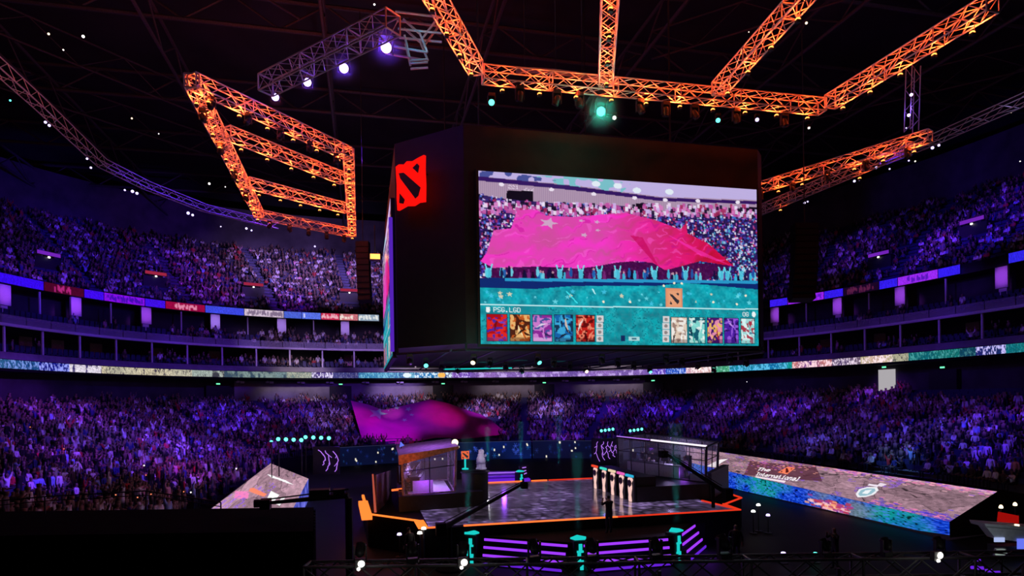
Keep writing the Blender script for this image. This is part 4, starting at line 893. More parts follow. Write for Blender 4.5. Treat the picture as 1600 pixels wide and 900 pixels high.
# ================================================================== FAR WALL OF THE FLOOR: dark blue banner with snow flakes
def banner(px0, px1, label, seed, bright):
    Hh, Ww = 34, int((px1 - px0) * 1.5); c = Canvas(Hh, Ww, (6, 8, 26)); r = np.random.default_rng(seed)
    bx = vnoise(Hh, Ww, 50, seed); c.a += np.stack([bx * .01, bx * .05 * bright, bx * .16 * bright], -1)
    for k in range(int((px1 - px0) / 6)):
        x, y = r.random() * Ww, 5 + r.random() * (Hh - 8); q = r.choice([2, 2.5, 3.5, 5]); col = [(28, 50, 150), (60, 90, 210), (30, 90, 160)][r.integers(0, 3)]
        for an in range(3): c.line(x - q * math.cos(an * 1.05), y - q * math.sin(an * 1.05), x + q * math.cos(an * 1.05), y + q * math.sin(an * 1.05), 1.0, col, .5 * bright)
    for k in range(int((px1 - px0) / 17)): c.dab(r.random() * Ww, 3 + r.random() * 28, 1.1, 1.1, (255, 245, 220), .95)
    c.rect(0, 0, Ww, 1, (90, 90, 130), .6)
    p = phi_at_px(np.linspace(px0, px1, Ww), -20.5, 1.5); q = bowl(-20.42, p)
    o = thing("snow_banner", label, "banner", (q[Ww // 2][0], q[Ww // 2][1], 0))
    grid("banner_face", np.stack([np.concatenate([q, np.full((Ww, 1), z)], 1) for z in np.linspace(2.15, -.0, Hh)]), RIBBON, c.a, o)
    q2 = p[::10]; grid("banner_backing", np.stack([np.concatenate([bowl(oo, q2), np.full((len(q2), 1), z)], 1) for oo, z in ((-20.40, 2.18), (-20.32, 2.18), (-20.32, 0), (-20.40, 0))]), M["black"], None, o, False)
banner(505, 640, "dark blue snowflake banner on the far wall, left of the player booth", 5, .7)
banner(642, 830, "blue snowflake banner on the far wall behind the orange square emblem", 6, 1.5)
banner(832, 1010, "dark snowflake banner on the far wall behind the five glowing pillars", 7, .6)

# ================================================================== THE STAGE
ZS = 1.6
sp_ = [(-11.25, -3.9), (-11.0, -10.3), (-8.75, -12.9), (-8.7, -14.68), (6.5, -14.68), (6.72, -12.95), (8.7, -11.35), (8.92, -9.9), (10.9, -4.5), (9.5, -.5), (-9.6, -.5)]
sg = thing("stage", "low dark stage with a glossy stone patterned floor and orange glowing edge", "stage", (-1.2, -7.6, 0))
MB().prism(sp_, 0, ZS - .02).build("deck", M["skirt"], sg)
# LED floor (wet looking stone slabs), inside the outline
Hh, Ww = 150, 210; n1, n2, n3 = vnoise(Hh, Ww, 11, 21), vnoise(Hh, Ww, 3, 22), vnoise(Hh, Ww, 40, 23)
pts_ = np.random.default_rng(5).random((90, 2)) * [Ww, Hh]; yy, xx = np.mgrid[0:Hh, 0:Ww]; d = np.sqrt((xx[..., None] - pts_[:, 0]) ** 2 + (yy[..., None] - pts_[:, 1]) ** 2); d.sort(-1)
crack = np.clip((d[..., 1] - d[..., 0]) / 1.6, 0, 1)
lum = (.13 + .24 * n2 * n1 + .16 * n3 * n2) * (.35 + .65 * crack)
fcol = np.stack([lum * 1.0, lum * .82, lum * (1.10 + .25 * n3)], -1); streak = (vnoise(Hh, Ww // 6, 2, 31).repeat(6, 1)[:, :Ww] > .72) & (n3 > .5); fcol[streak] *= 1.7
X0, X1, Y0, Y1 = -8.45, 6.3, -.75, -14.4
inner = grid("floor_display", bilerp((X0, Y0, ZS + .002), (X1, Y0, ZS + .002), (X1, Y1, ZS + .002), (X0, Y1, ZS + .002), Hh, Ww), FLOORLED, fcol, sg)
def strip(name, a, b, w, g, parent, z=None, h=.06):
    a, b = np.array(a, float), np.array(b, float)
    if z is not None: a, b = np.array([*a[:2], z]), np.array([*b[:2], z])
    d = b - a; L = np.linalg.norm(d); d /= L; n = np.cross(d, (0, 0, 1)); n /= np.linalg.norm(n)
    return MB().box((a + b) / 2, (1, 1, 1), R=np.stack([d * L, n * w, np.array([0, 0, h])], 1)).build(name, G[g], parent)
E_ = [np.array([*p, ZS + .01]) for p in sp_]
strip("edge_light", E_[0], E_[1], .14, "orange_hot", sg, h=.12); strip("edge_light", E_[1] + (0, 0, -.02), E_[1] + (0, 0, -.32), .3, "orange_hot", sg) if False else None
MB().box(((sp_[0][0] + sp_[1][0]) / 2 - .02, (sp_[0][1] + sp_[1][1]) / 2 - 1.1, ZS - .12), (.5, 4.9, .22), .04).build("edge_glow_panel", G["orange_hot"], sg)
strip("edge_light", E_[1], E_[2], .13, "orange_hot", sg); strip("edge_light", E_[2], E_[3], .42, "orange_hot", sg)
strip("edge_light", E_[3] + (0, .05, 0), E_[3] + (1.0, .05, 0), .10, "orange_led", sg); strip("edge_light", E_[3] + (1.75, .05, 0), E_[4] + (-6.3, .05, 0), .10, "orange_led", sg); strip("edge_light", E_[4] + (-6.3, .05, 0), E_[4] + (0, .05, 0), .09, "red_led", sg)
strip("edge_light", E_[4], E_[5] + (-.02, .1, 0), .10, "red_led", sg); strip("edge_light", E_[5], E_[6], .10, "red_led", sg); strip("edge_light", E_[6], E_[7], .10, "red_led", sg); strip("edge_light", E_[4] + (0, .1, 0), (6.2, -11.6, ZS + .02), .09, "red_led", sg)
strip("edge_light", (-3.4, -.55, ZS + .03), (-.85, -.55, ZS + .03), .12, "orange_led", sg); strip("edge_light", (-.2, -.55, ZS + .03), (.9, -.55, ZS + .03), .12, "orange_led", sg); strip("edge_light", (1.0, -.55, ZS + .03), (4.2, -.55, ZS + .03), .09, "red_led", sg)
strip("edge_light", (9.1, -9.0, ZS + .02), (10.7, -4.7, ZS + .02), .03, "red_led", sg)

# steps in front of the stage: a half octagon with glowing treads
ST = [(-6.35, -14.5), (-2.75, -17.1), (1.75, -17.0), (4.9, -13.6)]
fs = thing("front_steps", "black front platform and steps with violet light bars on every tread", "steps", (-.7, -15.5, 0))
MB().prism([(-6.6, -14.72), ST[0], ST[1], ST[2], (4.4, -14.1), (4.6, -14.72)], 0, 1.12).build("platform", M["floorm"], fs)
tread = MB(); bars = []
for (a, b), tr_ in (((ST[0], ST[1]), (.10, .05)), ((ST[1], ST[2]), (.08, .07)), ((ST[2], ST[3]), (.06, .32))):
    a, b = np.array(a), np.array(b); d = (b - a); L = np.linalg.norm(d); d /= L; n = np.array([d[1], -d[0]])
    for k in range(4):
        z1 = 1.06 - .30 * k; a2, b2 = a + d * L * tr_[0] + n * .17 * k, b - d * L * tr_[1] + n * .17 * k
        tread.prism([a2 - n * .2, b2 - n * .2, b2 + n * .16, a2 + n * .16][::-1], max(0, z1 - .3), z1)
        q0, q1 = a2 + n * .175 + d * .04 * k, b2 + n * .175 - d * .03 * k
        bars.append((np.array([*q0, z1 - .05]), np.array([*q1, z1 - .05]), k))
tread.build("treads", M["floorm"], fs)
for a, b, k in bars: strip("light_bar", a, b, .05, "step" if k < 3 else "stepd", fs, h=.10)
# lightning totems between the step flights
def totem(x, y, ang, label, s=1.0, z=1.12, px_h=1.35, back=False):
    t = thing("light_totem", label, "light totem", (x, y, 0)); c, sn = math.cos(ang), math.sin(ang); R = np.array([[c, -sn, 0], [sn, c, 0], [0, 0, 1]]); o = np.array([x, y, 0])
    T = lambda p: o + R @ (np.array(p) * [.66, .66, 1])
    MB().slab([T((-.42, .1, 0)), T((.42, .1, 0)), T((.38, .1, z + .1)), T((-.38, .1, z + .1))], R @ np.array([0, .5, 0])).build("body", M["black"], t)
    MB().slab([T((-.34, -.05, z + .16)), T((.34, -.05, z + .16)), T((.52, .42, z + .16)), T((0, .66, z + .22)), T((-.52, .42, z + .16))], (0, 0, .06)).build("cap_light", G["teal"], t)
    m = MB()
    def bar(x0, z0, x1, z1, w=.105):
        a, b = np.array([x0, .02, z0]), np.array([x1, .02, z1]); d = (b - a) / np.linalg.norm(b - a); n = np.array([-d[2], 0, d[0]])
        m.slab([T(a - n * w), T(b - n * w), T(b + n * w), T(a + n * w)], R @ np.array([0, .08, 0]))
    h = z
    bar(.03, h * .98, .03, h * .66); bar(-.20, h * .70, .22, h * .70, .04); bar(-.06, h * .70, -.06, h * .33); bar(-.22, h * .34, .22, h * .34, .045); bar(.10, h * .35, .10, .03)
    m.build("lightning_bars", G["teal"], t)
    return t
totem(-6.75, -14.95, -.55, "teal lightning totem at the left end of the front steps")
totem(-2.55, -17.35, -.02, "teal lightning totem between the two middle flights of steps")
totem(2.05, -17.05, .42, "teal lightning totem right of the middle flights of steps")
p = on_z(1102, 801, 1.35); totem(p[0], p[1] - .1, .7, "teal capped totem at the right end of the front steps", z=1.15)
# slim leaning pole beside it
po = thing("slim_pole", "thin pale pole leaning beside the right totem", "pole", at_depth(1124, 834, 31)); MB().tube(at_depth(1113, 807, 31.2), at_depth(1124, 836, 31), .02).build("rod", M["alu"], po); MB().lathe([(.14, -.05), (.14, .02), (.03, .05)], at_depth(1124, 836, 31)).build("foot", M["dark_metal"], po)

# rear flight with violet treads and a small totem
rs = thing("rear_steps", "violet glowing steps behind the stage under the white statue", "steps", (-.6, 4, 0))
p0, p1 = on_y(742, 736, 5), on_y(806, 727, 5)
MB().prism([(-3.6, 1.0), (.4, .6), (1.0, 5.5), (-3.4, 6.0)], 0, 1.2).build("platform", M["floorm"], rs)
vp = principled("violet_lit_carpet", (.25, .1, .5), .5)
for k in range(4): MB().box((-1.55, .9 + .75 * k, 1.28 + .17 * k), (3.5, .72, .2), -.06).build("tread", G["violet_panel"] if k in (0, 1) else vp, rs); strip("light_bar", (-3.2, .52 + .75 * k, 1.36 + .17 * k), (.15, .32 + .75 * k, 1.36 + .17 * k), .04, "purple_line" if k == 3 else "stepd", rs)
tt = totem(-.62, .45, .35, "small teal totem at the right end of the violet rear steps", z=1.1); tt.location.z = 1.0; tt.scale = (.9, .9, .9)
rw = thing("rear_rail", "three short violet tubes right of the small rear totem", "light tubes", on_y(818, 742, 1.5))
for k, (a, b, c, d) in enumerate(((816, 731, 822, 730), (815, 737, 822, 735), (816, 742, 823, 739))): MB().tube(on_y(a, b, 1.5), on_y(c, d, 1.5), .035).build("tube", G["purple_line"], rw)
MB().slab([on_y(812, 729, 1.6), on_y(826, 727, 1.6), on_y(828, 746, 1.6), on_y(815, 748, 1.6)], (0, .3, 0)).build("backboard", M["black"], rw)
# white statue on a plinth
c = on_y(752, 733, 6.5); sx1 = lambda k: k * 43.5 / 1000
stt = thing("statue", "white rounded statue on a plinth behind the violet rear steps", "statue", c)
MB().lathe([(.42, 0), (.42, .10), (.36, .14), (.36, .42), (.45, .48)], c, 8).build("plinth", M["white"], stt)
MB().lathe([(.30, .46), (.38, .60), (.34, .85), (.24, 1.02), (.27, 1.12), (.17, 1.22)], c + (-.02, 0, 0), 12).build("torso", M["white"], stt, True)
MB().lathe([(.02, 1.13), (.20, 1.19), (.24, 1.34), (.20, 1.5), (.03, 1.58)], c + (.0, 0, -.02), 12).build("head", M["white"], stt, True)
MB().tube(c + (.15, -.1, .95), c + (.33, -.22, 1.02), .09, 8, .06).tube(c + (.33, -.22, 1.02), c + (.30, -.26, 1.18), .07, 8, .06).build("arm", M["white"], stt, True)
MB().tube(c + (-.22, -.05, .95), c + (-.36, -.12, .62), .09, 8, .06).build("arm", M["white"], stt, True)
# orange square emblem board on a teal lit post
c = on_y(727, 711, 5.0); eb = thing("emblem_board", "small orange square emblem on a teal post left of the white statue", "sign", on_y(727, 733, 5.0)); hw, hh = .30, .31
tt2 = lambda P, off: [c + (-hw + 2 * hw * a, off, hh - 2 * hh * b) for a, b in P]
MB().slab(tt2(EMB, 0), (0, .08, 0)).build("plate", G["orange_sq"], eb)
for P in (EMB_SLASH, EMB_TOP, EMB_BOT): MB().slab(tt2(P, -.03), (0, .04, 0)).build("dark_mark", M["black"], eb)
MB().tube(on_y(727, 733, 5.05), c + (0, .1, 0), .07).build("post", G["teal"], eb); MB().lathe([(.25, -.02), (.25, .06), (.09, .1)], on_y(727, 733, 5.05)).build("foot", G["teal"], eb)

# ------------------------------------------------------------------ player booths
def booth(name_lab, A, B, A2, B2, z0, zt0, zt1, cols, flare):
    """glass room: A near outer, B near inner, A2/B2 far corners; roof height zt0 at A side, zt1 at B side"""
    r = thing("player_booth", name_lab, "booth", (*((np.array(A) + np.array(B2)) / 2), z0))
    q = [np.array(A, float), np.array(B, float), np.array(B2, float), np.array(A2, float)]; cen = sum(q) / 4
    zt = [zt0, zt1, zt1 + .1, zt0 + .1]
    top = [np.array([*(cen + (p - cen) * flare), z]) for p, z in zip(q, zt)]; bot = [np.array([*p, z0]) for p in q]
    for k in range(4):
        m = MB(); m.tube(top[k], bot[k], .075, 6); m.build("corner_post", M[cols], r)
    m = MB()
    for k in range(4): m.tube(top[k], top[(k + 1) % 4], .06, 6); m.tube(bot[k], bot[(k + 1) % 4], .06, 6)
    m.build("frame_rail", M[cols], r)
    for k in range(4):
        n = max(2, int(np.linalg.norm(bot[k] - bot[(k + 1) % 4]) / 1.15)); m = MB()
        for i in range(1, n):
            t = i / n; m.tube(top[k] * (1 - t) + top[(k + 1) % 4] * t, bot[k] * (1 - t) + bot[(k + 1) % 4] * t, .028, 5)
        m.tube(top[k] * .62 + bot[k] * .38, top[(k + 1) % 4] * .62 + bot[(k + 1) % 4] * .38, .025, 5); m.build("mullion", M["dark_metal"], r)
        MB().slab([top[k], top[(k + 1) % 4], bot[(k + 1) % 4], bot[k]], (.02, .02, 0)).build("window_glass", M["glass"], r)
    return r, top, bot
lb, top, bot = booth("glass player booth with a slanting boarded roof on the stage's left side", (-9.25, -10.0), (-6.6, -9.4), (-9.1, -4.6), (-6.3, -4.4), 2.38, 4.30, 4.62, "wood", 1.06)
rf = MB(); ro = [top[0] + (-.15, -.15, .02), top[1] + (.12, -.15, .02), top[2] + (.1, .1, .02), top[3] + (-.15, .1, .02)]
rf.slab(ro, (0, 0, .10)); rf.build("roof", M["wood"], lb)
fasc = MB().slab([top[0] + (-.15, -.2, .12), top[1] + (.12, -.2, .12), top[1] + (.12, -.2, -.02), top[0] + (-.15, -.2, -.36)], (0, .06, 0)).build("roof_fascia", principled("orange_lit_board", (.45, .20, .12), .6, noise=.5, nscale=6), lb)
MB().prism([(-9.5, -10.25), (-5.15, -9.6), (-5.1, -4.2), (-9.3, -4.0)], ZS, 2.36).build("base", M["black"], lb)
rnd = thing("round_desk", "dark rounded host desk at the right foot of the left booth", "desk", (-5.2, -8.0, ZS)); MB().lathe([(.62, 0), (.70, .2), (.72, 1.55), (.66, 1.66), (.3, 1.74)], (-5.35, -8.3, ZS), 18).build("body", M["black"], rnd, True); MB().lathe([(.78, 1.6), (.80, 1.66), (.1, 1.7)], (-5.35, -8.3, ZS), 18).build("top", M["dark_metal"], rnd)
lamp_ = thing("booth_floodlight", "warm white floodlight on the left booth's roof corner", "lamp", at_depth(710, 692, 35)); c = at_depth(710, 691, 35); MB().lathe([(.04, .22), (.17, .16), (.2, 0), (.18, -.1)], c, 10, np.array([[1, 0, 0], [0, 0, -1], [0, 1, 0]]).astype(float)).build("case", M["dark_metal"], lamp_); MB().lathe([(.18, 0), (.14, .06), (.01, .08)], c + (0, -.23, 0), 12, np.array([[1, 0, 0], [0, 0, -1], [0, 1, 0]]).astype(float)).build("lens", G["warm"], lamp_)
tri = thing("triangle_lamp", "small blue triangular light above the left booth's roof", "lamp", at_depth(627, 698, 35)); MB().slab([at_depth(624, 699, 35), at_depth(632, 696, 35), at_depth(626, 690, 35)], (0, .08, 0)).build("lens", G["blue_scr"], tri); MB().tube(at_depth(627, 697, 35.2), at_depth(627, 706, 35.2), .03).build("stem", M["dark_metal"], tri)
mat_ = MB().prism([(-9.0, -9.7), (-6.8, -9.3), (-6.6, -4.8), (-8.9, -4.9)], 2.37, 2.40); mat_.slab([(-8.75, -9.35, 2.4), (-7.7, -9.2, 2.4), (-7.7, -9.2, 3.0), (-8.75, -9.35, 3.0)], (0, .05, 0)); mat_.build("light_catcher", M["white"], lb)  # pale mat and upright slab added to catch the violet booth light
# standing side panel, left of the booth
pn = thing("stage_divider", "tall orange edged dark board standing left of the player booth", "panel", (-10.6, -9.4, ZS))
MB().slab([(-10.62, -9.9, ZS), (-10.62, -9.9, 3.45), (-9.75, -5.6, 3.2), (-9.75, -5.6, ZS)], (.06, 0, 0)).build("board", principled("side_board", (.09, .05, .05), .6, noise=.4), pn)
MB().slab([(-10.70, -9.98, ZS), (-10.78, -9.98, 3.5), (-10.70, -9.98, 3.5), (-10.58, -9.98, ZS)], (0, .06, 0)).build("lit_edge", glow("salmon_edge", (.75, .13, .08), .6), pn)
MB().box((-9.45, -8.2, ZS + .85), (.7, .08, .1), .5).build("handle_light", G["orange_led"], pn)
rb, top, bot = booth("long glass player booth with a white lit roof edge on the stage's right side", (6.95, -10.7), (4.6, -4.2), (8.9, -8.6), (7.2, -2.6), 2.42, 4.36, 4.62, "dark_metal", 1.03)
strip("light_bar", top[0] + (0, 0, .06), top[0] * .42 + top[1] * .58 + (0, 0, .06), .10, "booth_white", rb, h=.09); strip("light_bar", top[0] * .4 + top[1] * .6 + (0, 0, .06), top[1] + (0, 0, .06), .07, "violet_dim" if False else "purple_line", rb, h=.07)
MB().prism([(2.75, -11.1), (6.95, -11.05), (8.9, -8.9), (7.6, -2.4), (2.75, -4.4)], ZS, 2.40).build("base", M["black"], rb)
MB().box((3.35, -7.8, 2.66), (1.1, 6.3, .5)).build("ledge", M["black"], rb)
bk = thing("side_box", "black boxy side wall between the right booth and the long stone screen", "wall panel", (8.8, -9.2, ZS)); MB().prism([(7.05, -11.15), (10.2, -7.7), (10.0, -7.4), (6.95, -10.9)][::-1], 0.9, 2.95).build("panel", M["black"], bk); MB().prism([(7.0, -11.2), (10.25, -7.68), (10.0, -7.38), (6.9, -10.9)][::-1], 2.95, 3.0).build("top_rail", M["dark_metal"], bk)
# desks, monitors and players inside both booths
def booth_fit(A, B, z0, n, side, lab, tint):
    A, B = np.array(A, float), np.array(B, float); d = B - A; L = np.linalg.norm(d); d /= L; nn = np.array([-d[1], d[0]]) * side; ang = math.atan2(d[1], d[0])
    dk = thing("player_desk", "long desk with screens inside the %s booth" % lab, "desk", (*((A + B) / 2), z0)); c = (A + B) / 2
    MB().box((*c, z0 + .72), (L, .6, .06), ang).build("desk_top", M["dark_metal"], dk); MB().box((*(c + nn * .25), z0 + .36), (L, .04, .7), ang).build("modesty_panel", M["grey"], dk)
    for k in range(2): e = A + d * (.2 + k * (L - .4)); MB().box((*e, z0 + .36), (.06, .5, .7), ang).build("leg", M["dark_metal"], dk)
    for i in range(n):
        p = A + d * L * (i + .5) / n
        mo = thing("monitor", "computer screen on the %s booth desk, %s from the near end" % (lab, nth(i + 1)), "monitor", (*p, z0 + .75))
        MB().box((*(p + nn * .1), z0 + 1.08), (.56, .04, .34), ang).build("panel", M["black"], mo); MB().box((*(p + nn * .07), z0 + 1.08), (.5, .02, .29), ang).build("screen", G["monitor"], mo); MB().tube((*(p + nn * .14), z0 + .75), (*(p + nn * .14), z0 + 1.0), .03).build("stand", M["dark_metal"], mo)
        q = p - nn * .62; o = link("person", PERSON["sit_clap" if i % 2 else "sit_rest", 2], None, (*q, z0), (0, 0, math.atan2(nn[1], nn[0]) - math.pi / 2)); o.color = (*tint, 1)
        tag(o, "player in a %s shirt seated at the %s booth desk, %s from the near end" % ("white" if tint[0] > .4 else "dark", lab, nth(i + 1)), "person", "players in the %s booth" % lab)
        ch = thing("gaming_chair", "black high backed chair in the %s booth, %s from the near end" % (lab, nth(i + 1)), "chair", (*q, z0), math.atan2(nn[1], nn[0]) - math.pi / 2)
        link("seat", ME_CH[0], ch); link("backrest", ME_CH[1], ch); link("base", ME_CH[2], ch)
ME_CH = [MB().box((0, 0, .40), (.5, .5, .1)).mesh("chair_seat", M["black"]), MB().box((0, -.27, .85), (.46, .1, .85)).mesh("chair_back", M["black"]), MB().tube((0, 0, .05), (0, 0, .38), .04).box((0, 0, .04), (.55, .08, .05)).box((0, 0, .04), (.08, .55, .05)).mesh("chair_base", M["dark_metal"])]
booth_fit((-8.6, -8.9), (-8.0, -5.0), 2.4, 4, -1, "left", (.55, .5, .6))
booth_fit((6.6, -8.8), (5.4, -4.2), 2.42, 5, 1, "right", (.5, .45, .55))

# five glowing player pillars along the right booth's base
me_pf = None
for i, (px, py, g_, nm) in enumerate([(933, 763, "c_red", "red"), (946, 768, "c_teal", "teal"), (959, 773, "c_cream", "cream"), (973, 778, "c_pink", "pink"), (988, 783, "c_blue", "blue")]):
    p = on_z(px, py, ZS); p[0] = 2.58; r = thing("light_pillar", "glowing pink figure panel with a %s cap, %s of five beside the stage floor" % (nm, nth(i + 1)), "light panel", p)
    MB().box(p + (.1, 0, .70), (.10, .95, 1.40)).build("backing", M["black"], r)
    wv = [(.10, .00), (.17, .02), (.155, .2), (.12, .34), (.17, .5), (.23, .70), (.20, .84), (.10, .97), (.20, 1.06), (.30, 1.16), (.22, 1.25)]
    L_ = [p + (0, a + .04 * math.sin(b * 4), b) for a, b in wv]; R2 = [p + (0, -a + .04 * math.sin(b * 4), b) for a, b in reversed(wv)]
    MB().slab(L_ + R2, (.05, 0, 0)).build("figure_light", G["pillar"], r)
    MB().slab([p + (-.02, .20, .88), p + (-.02, .02, .74), p + (-.02, -.2, .86), p + (-.02, -.22, 1.08), p + (-.02, .0, 1.16), p + (-.02, .18, 1.08)], (.03, 0, 0)).build("dark_mark", principled("dark_red_mark", (.05, .004, .008), .6) if i == 0 else bpy.data.materials["dark_red_mark"], r)
    MB().box(p + (-.01, 0, 1.36), (.12, .86, .12)).build("cap", G[g_], r)
# ================================================================== THE LONG STONE SCREENS
def stone(H, W, cell, seed):
    r = np.random.default_rng(seed); n = int(H * W / (cell * cell)); P = r.random((n, 2)) * [W, H]; yy, xx = np.mgrid[0:H, 0:W]; wob = vnoise(H, W, cell / 3, seed + 1) * cell * .35
    d1 = np.full((H, W), 1e9); d2 = np.full((H, W), 1e9); idx = np.zeros((H, W), int)
    for k, (a, b) in enumerate(P):
        d = np.hypot(xx + wob - a, (yy - b + wob) * 1.35); near = d < d1; d2 = np.where(near, d1, np.minimum(d2, d)); idx = np.where(near, k, idx); d1 = np.where(near, d, d1)
    tone = r.random(n)[idx]; return np.clip((d2 - d1) / 1.3, 0, 1), tone
def ramp_picture(H, W, seed, fleck=.55):
    cv = Canvas(H, W); cr, tone = stone(H, W, 30, seed); n1, n2, n3 = vnoise(H, W, 26, seed + 2), vnoise(H, W, 5, seed + 3), rng.random((H, W))
    l = (.42 + .14 * tone + .14 * (n2 - .5) + .10 * (n3 - .5)) * (.30 + .70 * np.clip(cr + (n2 > .72) * .4, 0, 1))
    cv.a = np.stack([l * 1.22, l * .95, l * 1.06], -1)
    m = (n1 > .70) & (n2 > fleck); cv.a[m] = cv.a[m] * .55 + np.array([.42, .25, .85]) * .45 * (.6 + .8 * n3[m])[:, None]
    return cv
zr0, zr1 = 1.38, 2.10
na, nb = np.array([16.4, -16.85, 1.0]), np.array([16.55, 8.0, zr0]); 
fa = np.array(on_y(1558, 768, -16.3)); fbq = np.array(on_y(1108, 703.5, 11.0))
na = np.array(on_y(1484, 815, -16.85))
nb = np.array([16.5, 9.0, 1.45]); fbq = np.array(on_y(1070, 698.5, 9.6))
Hh, Ww = 150, 560; cv = ramp_picture(Hh, Ww, 50)
rampP = bilerp(fbq, fa, na, nb, Hh, Ww)
X, Y, D = proj(rampP.reshape(-1, 3))
def rp(px, py):
    k = np.argmin((X - px) ** 2 + (Y - py) ** 2); return (k % Ww, k // Ww)
cv.poly([rp(1172, 720), rp(1275, 730), rp(1285, 752), rp(1160, 752)], (84, 40, 56), .75); 
for k in range(260):
    x, y = rp(1225 + rng.normal(0, 60), 726 + rng.normal(0, 7)); cv.dab(x, y, 2, 1.5, [(230, 120, 170), (250, 170, 150), (170, 90, 210)][rng.integers(0, 3)], .7)
for k in range(240):
    x, y = Ww * (.62 + .38 * rng.random()), Hh * abs(rng.normal(0, .08)); cv.dab(x, y, 2.5, 1.5, [(240, 130, 180), (150, 90, 220), (250, 190, 200)][rng.integers(0, 3)], .7)
for k in range(150):
    x, y = Ww * (.80 + .2 * rng.random()), Hh * (1 - abs(rng.normal(0, .09))); cv.dab(x, y, 2.5, 1.5, [(240, 130, 180), (110, 80, 220), (60, 50, 180)][rng.integers(0, 3)], .7)
cv.poly([rp(1104, 730), rp(1116, 722), rp(1126, 718), rp(1138, 717), rp(1128, 722), rp(1118, 730)], (250, 240, 245))
def quad_map(P4, sub):                                                       # unit square drawn into a 4-gon of canvas points
    a, b, c, d = (np.array(p, float) for p in P4)
    return [tuple((a * (1 - u) + b * u) * (1 - v) + (d * (1 - u) + c * u) * v) for u, v in sub]
Q = [rp(1231, 729), rp(1243, 731), rp(1230, 741), rp(1215, 738)]; cv.poly(quad_map(Q, [(0, 0), (1, 0), (1, 1), (0, 1)]), (250, 130, 95))
for P in (EMB_SLASH, EMB_TOP, EMB_BOT): cv.poly(quad_map(Q, P), (90, 24, 26))
def skew_text(s, P4, col):
    n = len(s) * 6
    for i, ch in enumerate(s):
        for r_, row in enumerate(FONT[ch].split()):
            for c_, bit in enumerate(row):
                if bit == "1": u0, u1, v0, v1 = (i * 6 + c_ - .25) / n, (i * 6 + c_ + 1.3) / n, (r_ - .25) / 7, (r_ + 1.25) / 7; cv.poly(quad_map(P4, [(u0, v0), (u1, v0), (u1, v1), (u0, v1)]), col)
skew_text("The", [rp(1187, 730.5), rp(1207, 732.5), rp(1203, 737), rp(1182, 735)], (250, 240, 245))
skew_text("International", [rp(1184, 738), rp(1254, 746), rp(1247, 752), rp(1180, 742.5)], (250, 240, 245))
cv.poly([rp(1181, 744), rp(1228, 751.5), rp(1226, 754.5), rp(1180, 747)], (245, 225, 235)); 
for k in range(5): cv.ell(*rp(1190 + 3.6 * k, 750 + .7 * k), 1.4, 1.4, (225, 50, 60))
ex, ey = rp(1355, 769); cv.poly([rp(1337, 772), rp(1342, 764), rp(1355, 760.5), rp(1370, 761), rp(1373, 766), rp(1366, 773), rp(1352, 777), rp(1340, 777)], (240, 240, 245)); cv.poly([rp(1341, 772), rp(1345, 766), rp(1355, 763), rp(1367, 763.5), rp(1368, 767), rp(1362, 772), rp(1352, 775), rp(1343, 775)], (150, 190, 205)); cv.poly([rp(1347, 771), rp(1352, 766.5), rp(1362, 765), rp(1356, 772)], (240, 245, 250))
cv.poly([rp(1358, 756), rp(1376, 758), rp(1370, 761), rp(1356, 758.5)], (240, 225, 240)); cv.poly([rp(1376, 754), rp(1386, 757), rp(1377, 761), rp(1369, 759)], (235, 220, 235))
rr_ = thing("stone_screen", "long sloping LED screen showing cracked stone and logos, right of the stage", "LED display", (19, -4, 0))
grid("top_display", rampP, SCREEN, np.clip(cv.a, 0, 1), rr_)
Hs, Ws = 44, 420; cs_ = Canvas(Hs, Ws); n1, n2, n3 = vnoise(Hs, Ws, 16, 71), vnoise(Hs, Ws, 2.6, 72), vnoise(Hs, Ws, 60, 73)
tl_ = np.clip(n3 * 1.8 - .5 + (n1 - .5), 0, 1); cs_.a = np.stack([.03 + .16 * n2 * n1, .16 + .36 * tl_ + .14 * n2, .66 - .16 * tl_ + .22 * n2], -1); k = n2 > .66; cs_.a[k] = cs_.a[k] * .4 + np.array([.28, .45, .95]) * .6; k = n2 < .2; cs_.a[k] *= .35
sPx = proj(bilerp(nb, na, na, nb, 2, Ws)[0])[0]
v_ = ((sPx > 1262) & (sPx < 1368))[None, :] & (n1 > .22); wv_ = (np.exp(-((sPx - 1318) / 48.0) ** 4)[None, :] * np.clip(n1 * 1.7, 0, 1))[..., None] * .75; cs_.a = cs_.a * (1 - wv_) + np.array([.50, .52, .52]) * (.85 + .3 * n2[..., None]) * wv_
for k in range(120): cs_.dab(np.interp(1300 + 16 * rng.normal(), sPx, np.arange(Ws)), Hs * (.72 + .16 * rng.normal()), 3, 2, [(255, 200, 205), (190, 60, 90), (250, 170, 120), (160, 60, 150)][rng.integers(0, 4)], .8)
cs_.line(0, 0, Ws, 0, 2, (14, 10, 40), .8)
nb0, na0 = nb.copy(), na.copy(); nb0[2], na0[2] = .02, .10
Ps = bilerp(nb, na, na0, nb0, Hs, Ws); 
cut = Ps.copy(); endk = np.linspace(0, 1, Ws)
for j in range(Ws):
    if endk[j] > .93: f = (endk[j] - .93) / .07; zt_ = Ps[0, j, 2]; zb_ = Ps[-1, j, 2] + f * .12; cut[:, j, 2] = np.linspace(zt_, zb_, Hs)
grid("front_display", cut, SCREEN, np.clip(cs_.a, 0, 1), rr_)
